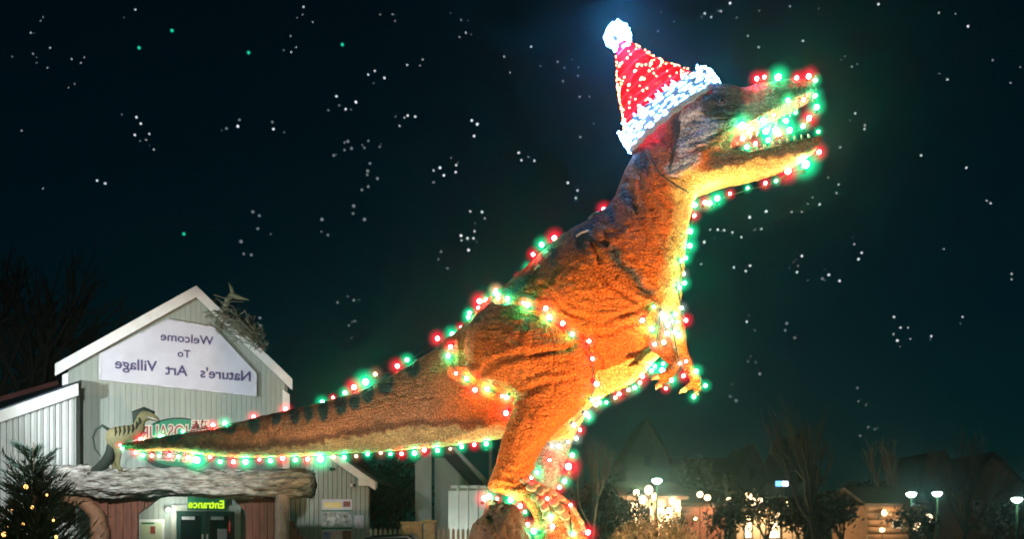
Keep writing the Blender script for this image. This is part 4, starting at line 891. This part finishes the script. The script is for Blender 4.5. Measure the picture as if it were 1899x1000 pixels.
# ------------------------------------------------------------------ plants
leaf_d = material('dark_leaf', (.018, .028, .014), .7, (.03, .036, .018), 3); bark_d = material('dark_bark', (.07, .06, .045), .9, (.035, .03, .022), 6, bump=.5)
needle = material('fir_needle', (.004, .014, .010), .65, (.008, .024, .017), 5); needle2 = material('dry_brush', (.46, .38, .27), .8, (.25, .19, .12), 7)
def leaves(centers, size, spread=.0, per=1):
    v, f = [], []
    for c in centers:
        for _ in range(per):
            p = Vector(c) + Vector(rng.normal(size=3)) * spread; n_ = Vector(rng.normal(size=3)).normalized(); a = n_.orthogonal().normalized(); b_ = n_.cross(a); s = size * random.uniform(.6, 1.4); i = len(v)
            v += [p - a*s, p + b_*s*.45 + n_*s*.1, p + a*s, p - b_*s*.45 + n_*s*.1]; f.append((i, i+1, i+2, i+3))
    return v, f
def grow(mb, p, d, L, r, depth, tips, spread=.5, up=.1, nb=(2, 3)):
    p = Vector(p); d = Vector(d).normalized(); q = p + d * L * .5 + Vector(rng.normal(size=3)) * L * .04; e = q + (d + Vector((0, 0, up)) + Vector(rng.normal(size=3)) * .08).normalized() * L * .5
    mb.tube([p, q, e], [r, r*.85, r*.68], 5 if depth < 3 else 7, caps=False)
    if depth == 0: tips.append(e); return
    for k in range(random.randint(*nb)):
        nd = (d + Vector(rng.normal(size=3)) * spread + Vector((0, 0, up))).normalized(); st = e if k == 0 else q.lerp(e, random.random()); grow(mb, st, nd, L * random.uniform(.62, .82), r * .6, depth - 1, tips, spread, up, nb)
def tree(name, label, X, Y, h, depth, leaf=None, leaf_n=14, leaf_s=.14, spread=.45, up=.12, r=None, mat=None, group=None, crown_spread=.45):
    t = thing(name, label, 'tree', (X, Y, 0), group); mb = MB(); tips = []; r = r or h * .022
    mb.tube([(X, Y, -.1), (X + .05*h*random.uniform(-.5, .5), Y, h*.15), (X, Y, h*.28)], [r*1.3, r*1.05, r], 8, caps=False)
    tr = mb.obj('trunk', mat or bark_d, t, True)
    mb = MB()
    for k in range(5): grow(mb, (X, Y, h*(.2 + .02*k)), Vector((random.uniform(-.6, .6), random.uniform(-.6, .6), 1)), h*.26, r*.75, depth, tips, spread, up)
    mb.obj('limbs' if leaf is None else 'branches', mat or bark_d, t, True)
    if leaf is not None: v, f = leaves(tips, leaf_s, crown_spread, leaf_n); obj('crown', v, f, leaf, t)
    return t
def fir(name, label, X, Y, h, w, nt=3200, mat=needle, seed=0, dens=1.0):
    t = thing(name, label, 'tree', (X, Y, 0)); MB().tube([(X, Y, -.1), (X, Y, h*.5), (X, Y, h*.97)], [h*.03, h*.02, .01], 7).obj('trunk', bark_d, t, True); v, f = [], []
    for i in range(int(nt / 26)):
        z = h * (.97 - .87 * math.sqrt(random.random())); a = random.uniform(0, 6.283)
        ir = .25 + 1.25 * (.5 + .5 * noise.noise(Vector((math.cos(a) * 1.6, math.sin(a) * 1.6, z * 2.2)))); rad = (w * (1 - z / h) ** .62 + .06) * ir; L = rad * random.uniform(.7, 1.15); lift = random.uniform(.25, .75)
        for k in range(26):
            s = random.uniform(.1, 1); base = Vector((X + math.cos(a)*L*s, Y + math.sin(a)*L*s, z + lift*L*s*s - .1*L)); d = Vector((math.cos(a + random.gauss(0, .6)), math.sin(a + random.gauss(0, .6)), random.uniform(.3, 1.3))).normalized() * random.uniform(.10, .24); sd_ = d.orthogonal().normalized() * .013; n0 = len(v)
            v += [base - sd_, base + sd_, base + d]; f.append((n0, n0+1, n0+2))
    obj('crown', v, f, mat, t); return t
XT = P(62, 0, 15.5).x
xm = fir('christmas_tree', 'dark green decorated fir with warm golden bulbs beside the gateway', XT, 15.5, 3.4, 1.08, 17000)
xm_e = emitter('golden_bulb', (1.0, .5, .14), 3.0); mini = mk_mesh('bulb', *lathe([(-.04, .008), (-.028, .026), (0, .034), (.028, .026), (.04, .008)], 9), xm_e, True)
ls = thing('light_string', 'golden bulb string wound through the dark decorated fir', 'string lights', (XT, 15.5, .4), 'golden bulbs on the fir')
for px, py in [(48,904),(87,919),(60,942),(43,973),(16,977),(7,992),(99,966),(104,997),(22,948)]:
    put('bulb', mini, ls, P(px, py, 14.95 + random.uniform(-.25, .35))).scale = (random.uniform(.6, 1.25),) * 3
# woods behind the barn
for i, (px, Y, h, dep) in enumerate([(12, 46, 17, 4), (75, 50, 19, 4), (150, 54, 17, 4), (215, 58, 16, 3), (-40, 44, 18, 4)]):
    lb = ['tall bare tree rising behind the annex', 'tallest bare tree in the wood behind the barn', 'bare tree showing above the left barn roof slope', 'slender bare tree beyond the barn ridge', 'bare tree at the outer edge of the wood behind annex'][i]
    tree('bare_tree', lb, P(px, 0, Y).x, Y, h, dep, spread=.38, up=.16, group='bare trees behind the barn')
for i, (px, Y, h) in enumerate([(735, 40, 4.6), (700, 44, 5.4)]):
    tree('leafy_tree', ['dark round bush tree between wing and shed', 'dark leafy tree close behind the wing eave'][i], P(px, 0, Y).x, Y, h, 3, leaf_d, 26, .16)
# ------------------------------------------------------------------ the dark village at the right
tanw = material('tan_log_wall', (.36, .22, .12), .8, (.24, .14, .075), 2, stretch=(1, 1, 4), bump=.4); brick_m = material('red_brick', (.30, .13, .085), .85, (.2, .085, .06), 8, bump=.5); warmw = material('cream_wall', (.62, .50, .36), .75, (.5, .4, .28), 2)
gry = material('weathered_grey_wall', (.09, .10, .09), .85, (.05, .06, .055), 1.5); winlit = emitter('lit_window', (1.0, .68, .36), 9.0); windark = glass; rf_b = material('brown_roof', (.06, .045, .035), .85, (.04, .03, .025), 4, bump=.5)
wood_d = material('dark_wood', (.05, .035, .025), .8)
def house(name, label, px0, px1, Y, eave_py, ridge_py, depth, wall_m, roofm, wins, gable_front=True, boards=0):
    x0, x1 = P(px0, 0, Y).x, P(px1, 0, Y).x; ze, zr = P(0, eave_py, Y).z, P(0, ridge_py, Y).z; xm_ = (x0 + x1) / 2
    t = thing(name, label, 'house', (xm_, Y, 0))
    if gable_front:
        q = [(x0, 0), (x1, 0), (x1, ze), (xm_, zr), (x0, ze)]
        MB().prism([Vector((x, Y, z)) for x, z in q], [Vector((x, Y + depth, z)) for x, z in q]).obj('wall', wall_m, t)
        mb = MB(); o = .35; k = (zr - ze) / (xm_ - x0)
        for s in (-1, 1):
            xe = xm_ + s * ((x1 - x0) / 2 + o); zee = ze - k * o
            q = [Vector((xm_, 0, zr + .06)), Vector((xe, 0, zee + .06)), Vector((xe, 0, zee + .26)), Vector((xm_, 0, zr + .28))]
            mb.prism([p + Vector((0, Y - .4, 0)) for p in q], [p + Vector((0, Y + depth + .3, 0)) for p in q])
        mb.obj('roof', roofm, t)
    else:
        MB().box(x0, x1, Y, Y + depth, 0, ze).obj('wall', wall_m, t); o = .4
        q = [Vector((0, Y - o, ze - .1)), Vector((0, Y + depth / 2, zr)), Vector((0, Y + depth + o, ze - .1)), Vector((0, Y + depth + o, ze + .1)), Vector((0, Y + depth / 2, zr + .22)), Vector((0, Y - o, ze + .1))]
        MB().prism([p + Vector((x0 - o, 0, 0)) for p in q], [p + Vector((x1 + o, 0, 0)) for p in q]).obj('roof', roofm, t)
    for i in range(boards):
        z0_ = ze * i / boards; MB().tube([(x0 - .1, Y - .02, z0_ + ze / boards / 2), (x1 + .1, Y - .02, z0_ + ze / boards / 2)], ze / boards * .5, 8).obj('wall_log', wall_m, t, True)
    for a, b_, c, d, lit in wins:
        xa, xb = P(a, 0, Y).x, P(b_, 0, Y).x; za, zb = P(0, d, Y).z, P(0, c, Y).z; pr = .22 if boards else .0
        w = MB().box(xa, xb, Y - .06 - pr, Y - .003 - pr*.2, za, zb).obj('window', wood_d if (lit or wall_m is gry) else trim, t); MB().box(xa + .08, xb - .08, Y - .075 - pr, Y - .063 - pr, za + .08, zb - .08).obj('pane', winlit if lit else windark, w)
    return t
house('log_cabin', 'tan log cabin with one small square window under the street lamps', 1612, 1712, 52, 938, 906, 6, tanw, rf_b, [(1651,1669,965,981,False)], False, 7)
house('gabled_house', 'brown house with pointed gable to the right of the log cabin', 1782, 1898, 62, 905, 846, 8, tanw, rf_b, [(1805,1818,930,948,False),(1850,1864,930,948,False)])
house('gabled_house', 'narrow house with tall pointed gable between the street lamps', 1716, 1780, 66, 895, 842, 7, gry, rf_b, [(1740,1752,915,935,False)])
house('brick_house', 'low red brick house beside the lit shop front', 1266, 1346, 50, 938, 915, 6, brick_m, rf_b, [(1284,1294,958,968,True)], False)
shop = house('lit_shop', 'cream shop front glowing warmly behind the bare shrubs', 1160, 1262, 48, 925, 896, 6, warmw, rf_b, [(1168,1184,930,985,True),(1216,1250,940,1000,True),(1192,1208,942,985,False)], False)
house('market_hall', 'long low hall with glowing doorway and pale columns', 1366, 1490, 58, 945, 926, 7, warmw, rf_b, [(1380,1394,955,1000,True),(1424,1446,958,1000,True),(1455,1462,930,945,True)], False)
for nm, lb, a, b_, Y, e, r in [('gabled_inn', 'dim grey inn with a tall narrow gable behind the lit shop', 1160, 1240, 78, 850, 780, ), ('gabled_inn', 'dim grey inn with the smallest pointed gable in the row', 1372, 1418, 82, 872, 830), ('gabled_inn', 'dim grey inn with a steep spire gable beside the bare tree', 1455, 1515, 80, 880, 808)]:
    house(nm, lb, a, b_, Y, e, r, 8, gry, rf_b, [((a+b_)/2 - 6, (a+b_)/2 + 6, e - 4, e + 16, False)])
house('long_lodge', 'dim long lodge with stone wall linking the grey inns', 1242, 1370, 84, 866, 846, 9, gry, rf_b, [(1262,1274,876,900,False),(1290,1302,876,900,False),(1318,1330,876,900,False),(1344,1356,876,900,False)], False)
# street lamps
lamp_e = emitter('street_lamp_glow', (.86, 1.0, .86), 14.0); pole_m = material('green_lamp_pole', (.03, .12, .05), .5)
def street_lamp(label, px, py, Y, watts, col=(.85, 1.0, .84), r=.25):
    p = P(px, py, Y); t = thing('street_lamp', label, 'street lamp', (p.x, Y, 0), 'street lamps in the village')
    MB().tube([(p.x, Y, 0), (p.x, Y, p.z * .5), (p.x, Y, p.z - .3)], [.08, .06, .05], 9).obj('post', pole_m, t, True)
    v, f = lathe([(-.8*r, .35*r), (-.45*r, .8*r), (-.05*r, 1.1*r), (.25*r, 1.0*r), (.35*r, .5*r)], 14); MB().add([p + Vector(q) for q in v], f).obj('globe', lamp_e, t, True)
    v, f = lathe([(.36*r, .9*r), (.5*r, .7*r), (.75*r, .1*r)], 14); MB().add([p + Vector(q) for q in v], f).obj('cap', pole_m, t, True)
    MB().tube([(p.x, Y, p.z - .32), (p.x, Y, p.z - .8*r + .01)], [.05, .11], 8).obj('collar', pole_m, t, True)
    point('lamp', p + Vector((0, -.5, -.1)), watts, col, t, .3)
street_lamp('white street lamp rising above the lit shop roof', 1218, 892, 44, 70)
street_lamp('street lamp standing before the log cabin roof', 1690, 917, 46, 40)
street_lamp('street lamp beside the narrow gabled house', 1738, 916, 48, 40)
street_lamp('street lamp in front of the brown gabled house', 1886, 927, 44, 40)
# warm wall lamps of the shops
wl_e = emitter('warm_wall_lamp', (1.0, .62, .3), 9.0)
for i, (px, py, Y, wt, lb) in enumerate([(1180,915,47.3,650,'warm wall lamp on the lit shop beneath its eave'), (1246,930,47.3,650,'warm wall lamp beside the glowing shop window'), (1340,945,49.2,420,'warm wall lamp at the corner of brick house'), (1406,950,57.3,700,'warm wall lamp over the market hall doorway'), (1462,950,57.3,300,'warm wall lamp at the end of market hall'), (1640,952,51.0,260,'dim warm wall lamp on log cabin wall')]):
    p = P(px, py, Y); t = thing('wall_lamp', lb, 'lamp', p, 'wall lamps in the village'); MB().ball(p, .16, 2, (1, 1, 1.2)).obj('globe', wl_e, t, True); MB().box(p.x - .05, p.x + .05, Y + .1, Y + .5, p.z + .1, p.z + .16).obj('bracket', wood_d, t); point('lamp', p + Vector((0, -.45, 0)), wt, (1.0, .62, .32), t, .15)
gl_e = emitter('added_lantern_glow', (1.0, .66, .36), 7.0)  # globes on posts added in place of blurred warm light patches
for px, py, Y in [(1203,910,46),(1192,928,45),(1214,922,47),(1298,918,48),(1312,924,49.2),(1352,930,50),(1388,922,54),(1396,932,54.5),(1410,929,55),(1442,955,50),(1470,962,52),(1636,984,48),(1702,978,46),(1256,944,46),(1722,962,47),(1176,950,44)]:
    p = P(px, py, Y); t = thing('added_lantern', 'added globe lantern for a blurred warm glow before the ' + ('cream shop front' if px < 1270 else 'brick house' if px < 1370 else 'market hall' if px < 1500 else 'log cabin'), 'lantern', (p.x, Y, 0), 'added lanterns among the village trees')
    MB().tube([(p.x, Y, 0), (p.x, Y, p.z - .1)], .03, 6).obj('post', wood_d, t, True); MB().ball(p, random.uniform(.13, .26), 2, (1, 1, random.uniform(.8, 1.3))).obj('globe', gl_e, t, True)
ib = thing('illuminated_sign', 'small blue white illuminated sign glowing between the dark trees', 'sign', P(1447, 900, 55)); a, c = P(1437, 904, 55), P(1463, 892, 55)
MB().box(a.x, c.x, 55, 55.12, a.z, c.z).obj('case', wood_d, ib); MB().box(a.x + .05, (a.x + c.x) / 2 - .05, 54.97, 54.998, a.z + .05, c.z - .05).obj('panel', emitter('blue_sign_panel', (.15, .55, 1.0), 3), ib); MB().box((a.x + c.x) / 2, c.x - .05, 54.97, 54.998, a.z + .05, c.z - .05).obj('panel', emitter('pale_sign_panel', (.8, .85, 1.0), 3), ib)
MB().tube([((a.x + c.x) / 2, 55.06, 0), ((a.x + c.x) / 2, 55.06, a.z)], .06, 8).obj('post', wood_d, ib)
pk = material('pink_lantern', (.9, .5, .6), .5)
# dark trees in front of the village
for i, (px, Y, top, dep, ln, ls_, lb) in enumerate([(1185,40,905,3,10,.13,'dark leafy tree before the cream shop front'), (1345,42,925,3,12,.13,'dark leafy tree hiding the corner of brick house'), (1240,38,940,2,12,.1,'small dark leafy tree beneath the tallest shop lamp'),
      (1420,46,905,3,12,.14,'dark leafy tree before the market hall'), (1490,44,925,3,12,.14,'dark leafy tree at the foot of the tall bare tree'), (1560,46,905,3,16,.16,'broad dark leafy tree left of the log cabin'), (1110,52,880,3,16,.16,'broad dark leafy tree right of dinosaur foot'), (1690,44,935,3,9,.12,'dark leafy tree spread before the log cabin'),
      (1850,46,930,3,12,.14,'dark leafy tree before the brown gabled house'), (1300,60,865,4,9,.2,'tall dark leafy tree behind the brick house'), (1600,64,880,3,12,.2,'tall dark leafy tree behind the log cabin')]):
    X = P(px, 0, Y).x; h = P(0, top, Y).z * 1.0; tree('leafy_tree', lb, X, Y, h, dep, leaf_d, ln, ls_ * (1 if h < 5 else 1.2), group='dark trees of the village', crown_spread=.3)
for px, Y, top, dep, lb in [(1505, 40, 745, 4, 'tall pale bare tree with upswept branches'), (1792, 40, 800, 4, 'bare tree standing between the pointed gables'), (1100, 46, 800, 3, 'thin bare tree close behind the belly of dinosaur'), (1660, 58, 820, 4, 'spreading bare tree behind the log cabin')]:
    h = P(0, top, Y).z; tree('bare_tree', lb, P(px, 0, Y).x, Y, h * 1.02, dep, spread=.26, up=.3, mat=material('pale_bark', (.14, .15, .12), .85, (.08, .09, .07), 5), r=h * .016, group='bare trees of the village')
# brush in front
def brush(label, px0, px1, Y, top, n, mat, name='dry_shrub'):
    X0, X1 = P(px0, 0, Y).x, P(px1, 0, Y).x; H = P(0, top, Y).z; t = thing(name, label, 'shrub', ((X0+X1)/2, Y, 0)); mb = MB(); lv = []
    for i in range(n):
        x = random.uniform(X0*.7 + X1*.3, X0*.3 + X1*.7); y = Y + random.gauss(0, .35); u = random.uniform(-1, 1); e = Vector(((X0+X1)/2 + u * (X1-X0)/2, y + random.gauss(0, .3), H * random.uniform(.72, 1.02) * (1 - .25*u*u))); p = Vector((x, y, 0)); q = p.lerp(e, .6) + Vector((0, 0, .2)); mb.tube([p, q, e], [.016, .011, .003], 4, caps=False)
        for k in range(7): r0 = q.lerp(e, random.random()); d = Vector(rng.normal(size=3)) * .09 + Vector((0, 0, .06)); mb.tube([r0, r0 + d], [.007, .003], 3, caps=False); lv.append(r0 + d)
    mb.obj('stems', mat, t); v, f = leaves(lv, .035, .05, 2); obj('leaves', v, f, mat, t); return t
brush('pale dry shrub with spiky twigs lit from the front', 1125, 1305, 17, 961, 260, needle2)
brush('small tuft of dry brush beside the stone pillar', 738, 782, 23, 972, 40, needle2)
# hill line closing the far ground
hv = []; hf = []; NH = 60
for i in range(NH + 1):
    a = math.radians(-70 + 140 * i / NH); hh = 3.5 + 2.5 * noise.noise(Vector((i * .3, 0, 0))) + 1.5 * noise.noise(Vector((i * 1.1, 5, 0)))
    for r_, z in ((190, 0), (205, hh * .6), (225, hh), (260, 0)): hv.append((r_ * math.sin(a), r_ * math.cos(a), z))
hf = [(i*4+k, i*4+k+1, (i+1)*4+k+1, (i+1)*4+k) for i in range(NH) for k in range(3)]
tag(obj('hills', hv, hf, material('wooded_hill', (.01, .015, .01), .95, nscale=.2), loc=(0, 0, 0)), kind='structure')
# ------------------------------------------------------------------ stars
DOTS = [(80,31,2),(75,38,1.5),(57,60,2),(63,61,1.5),(93,88,2.2),(61,99,2.5),(68,116,1.5),(88,125,1.5),(150,116,3),(133,109,2),(156,106,2),(138,155,2.5),(127,162,1.5),(40,242,2),(80,349,2),(180,335,4.5),(195,340,4),(251,17,3),
 (253,217,4),(261,229,3.5),(250,250,4),(277,248,4),(271,259,3.5),(285,277,4.5),(260,261,2.5),(444,222,5),(441,234,4.5),(420,238,5),(505,226,5),(507,239,4.5),(527,245,5.5),(469,393,6),(481,400,6),(478,424,6),(447,448,6),(452,471,6.5),(466,473,6.5),
 (563,12,3),(561,26,2.5),(580,40,3),(551,32,2),(539,66,3),(549,87,3),(540,96,3.5),(705,26,2),(728,26,1.5),(733,38,2.5),(755,120,3),(784,110,3),(779,121,2.5),(695,131,3.5),(683,138,3.5),(713,144,3.5),(750,218,3),
 (624,178,4.5),(629,195,5),(660,189,4.5),(641,202,4.5),(609,204,5),(645,262,6),(639,264,5.5),(652,275,5),(672,269,6),(676,274,5),(683,261,5),(619,288,6),(704,272,5.5),(639,278,5),(686,303,6),(682,317,5.5),(681,324,5.5),(700,331,6),(683,346,5.5),(671,352,6),(656,382,6),(655,396,5),(676,407,6),(597,407,6),(596,430,6),(608,436,6.5),
 (756,214,4),(741,233,4.5),(770,216,4.5),(816,311,4.5),(804,316,4.5),(823,325,4.5),(804,338,5),(846,306,4),(845,319,4),(872,392,4.5),(894,393,4),(899,405,4.5),(880,429,4.5),(855,437,4.5),(867,442,4.5),(878,442,4.5),(869,464,4.5),(856,446,4),(818,467,5),(813,481,5),(830,498,5),
 (875,223,4),(885,230,4.5),(879,252,4),(855,36,2),(864,60,2),(852,68,2.5),(874,63,2),(935,104,2.5),(946,134,2.5),(985,86,3),(1002,122,2),(1034,114,3.5),(1061,110,2.5),(1044,150,3),(1047,125,2),(1073,124,3),(1072,140,2.5),(962,283,4),(967,297,4),(991,298,4),(980,291,3),(1053,339,4),(1071,353,4),(1068,367,4.5),
 (645,550,6),(656,557,5.5),(626,561,5.5),(658,596,6),(647,604,5.5),(652,627,6),(482,590,6),(482,604,5.5),(1075,179,3),(1093,179,3.5),(1076,254,3.5),(1101,229,3),
 (1226,21,2.5),(1250,39,3),(1307,24,3.5),(1337,20,3),(1354,5,4),(1366,32,3),(1319,31,2.5),(1387,66,2.5),(1407,87,3),(1408,19,3),(1465,11,2.5),(1489,75,4),(1518,15,2.5),(1220,57,3),(1629,7,4),(1741,23,3),(1772,25,2.5),(1795,48,3.5),(1742,136,5),(1757,147,3),(1841,111,3.5),(1874,153,3),(1892,124,2.5),(1567,104,3),(1590,118,3.5),(1560,110,3),(1580,123,2.5),
 (1558,273,3.5),(1586,210,3.5),(1576,223,3),(1603,239,3.5),(1604,232,3),(1708,288,4),(1792,311,4),(1837,377,3),(1830,372,2.5),(1536,329,4),(1555,342,4),(1551,358,4.5),(1507,366,4.5),(1498,378,4),(1520,379,4),(1468,393,4.5),(1487,393,4.5),(1421,392,4.5),(1390,403,4.5),(1400,426,5),(1412,425,4.5),(1343,427,4.5),(1331,426,4.5),(1358,431,4.5),(1375,440,4.5),(1317,426,4),(1306,449,4.5),(1300,490,4),
 (1487,475,4.5),(1480,493,5),(1478,505,4.5),(1498,520,5),(1525,517,5),(1537,510,4),(1557,521,4.5),(1584,453,4.5),(1598,469,3.5),(1592,481,4.5),(1750,462,3.5),(1391,493,4.5),(1383,503,4),(1361,496,4.5),(1389,585,5.5),(1385,597,4.5),(1400,613,5),(1459,600,5.5),(1456,613,5),(1474,627,6),
 (1658,588,4.5),(1670,608,4.5),(1684,608,4.5),(1657,620,4.5),(1664,632,4.5),(1688,629,4),(1727,624,4.5),(1785,588,3),(1387,671,5.5),(1401,672,5.5),(1409,694,6),(1358,713,6),(1354,736,5.5),(1365,744,6),(1590,720,6),(1592,745,5.5),(1606,751,6),(1610,793,5),(1622,797,5.5),(1595,809,5.5),(1876,508,2.5),(1876,518,2.5)]
dot_e = emitter('star', (.9, .97, 1.0), 1.6, 0, False); dot_e2 = emitter('faint_star', (.75, .9, .95), .30, 0, False); green_e = emitter('green_star', (.02, .9, .5), .9, 0, False)
SD = 1200.0  # white dots are overlaid snow, built as far emissive balls
def sv(): return random.choice((.55, .75, .9, 1.0, 1.15))
m1, m2, m3 = MB(), MB(), MB()
def sky_ball(mb, px, py, rpx): mb.ball(P(px, py, SD), rpx * SD / F, 2)
for x, y, d in DOTS: sky_ball(m2 if d >= 5 else m1, x, y, (d * .37 + .12) * sv())
for i in range(45): x, y = random.choice(DOTS)[:2]; sky_ball(m2, x + random.gauss(0, 16), y + random.gauss(0, 14), random.uniform(.5, 1.3))
for i in range(160):
    x, y = random.choice([(random.uniform(-2600, -150), random.uniform(-1200, 700)), (random.uniform(2050, 4500), random.uniform(-1200, 700)), (random.uniform(-200, 2100), random.uniform(-1400, -60))]); sky_ball(m1 if i % 2 else m2, x, y, random.uniform(.8, 3))
for x, y in ((258,88),(319,56),(461,97),(635,82),(341,434)): sky_ball(m3, x, y, 2.6)  # lens ghosts of the green bulbs, built as emitters in the sky
st = thing('sky_dots', 'overlaid snow and green lens ghosts as stars across the night sky', 'sky_dots', (0, SD, 0)); st['kind'] = 'stuff'
for mm, me_, nm in ((m1, dot_e, 'bright_snow_dots'), (m2, dot_e2, 'faint_snow_dots'), (m3, green_e, 'green_lens_ghosts')): tag(mm.obj(nm, me_, st), kind='stuff')
floodlight_list = []
# ------------------------------------------------------------------ floodlights on the ground and the misty air
house_m = material('floodlight_housing', (.02, .02, .022), .4, metallic=.7)
def floodlight(label, loc, target, watts, col, angle, blend=.6, lens_strength=4.0):
    loc = Vector(loc); t = thing('floodlight', label, 'floodlight', (loc.x, loc.y, 0), 'ground floodlights')
    q = (Vector(target) - loc).to_track_quat('-Z', 'Y')
    def w(v): return loc + q @ Vector(v)
    mb = MB().box(-.2, .2, -.14, .14, .02, .16); MB().add([w(v) for v in mb.v], mb.f).obj('housing', house_m, t)
    mb = MB().box(-.17, .17, -.11, .11, .0, .017); MB().add([w(v) for v in mb.v], mb.f).obj('lens', emitter('floodlight_lens', col, lens_strength, 0, False), t)
    m_ = MB(); m_.tube([(loc.x - .24, loc.y, .0), (loc.x - .24, loc.y, loc.z), (loc.x - .2, loc.y, loc.z)], .02, 6); m_.tube([(loc.x + .24, loc.y, .0), (loc.x + .24, loc.y, loc.z), (loc.x + .2, loc.y, loc.z)], .02, 6)
    m_.box(loc.x - .3, loc.x + .3, loc.y - .12, loc.y + .12, 0, .03); m_.obj('bracket', house_m, t)
    spot('lamp', loc + (Vector(target) - loc).normalized() * .03, target, watts, col, angle, t, blend)
floodlight('warm floodlight on the ground aimed up at dinosaur chest', (5.2, 9.4, .35), (1.4, 13.8, 5.2), 7800, (1.0, .56, .25), 100)
floodlight('pale floodlight on the ground aimed up at dinosaur tail', (-3.4, 10.0, .35), (-1.0, 14.4, 4.3), 1500, (1.0, .80, .62), 110)
floodlight('white floodlight on tall posts aimed at barn gable', (-13.6, 16.5, 4.6), (-10.6, 26, 5.6), 3700, (.88, .98, 1.0), 50)
floodlight('white floodlight on tall posts washing the gateway and annex', (-8.9, 13.0, 5.2), (-12.0, 22, 2.5), 4600, (.93, 1.0, .98), 80)
floodlight('cold floodlight on the ground washing the white tank', (-2.6, 27.5, .35), (-1.8, 30, 2.0), 260, (.9, 1.0, .9), 70)
hz = bpy.data.materials.new('haze'); hz.use_nodes = True; nt = hz.node_tree; nt.nodes.clear()
out = nt.nodes.new('ShaderNodeOutputMaterial'); pv = nt.nodes.new('ShaderNodeVolumePrincipled')
pv.inputs['Color'].default_value = (.40, .90, 1, 1); pv.inputs['Density'].default_value = .0020; pv.inputs['Anisotropy'].default_value = .92
nt.links.new(pv.outputs[0], out.inputs['Volume'])
hzo = MB().box(-310, 310, -310, 310, -1.2, 27).obj('haze', hz); tag(hzo, 'thin misty night air over the whole place', 'haze', kind='stuff')
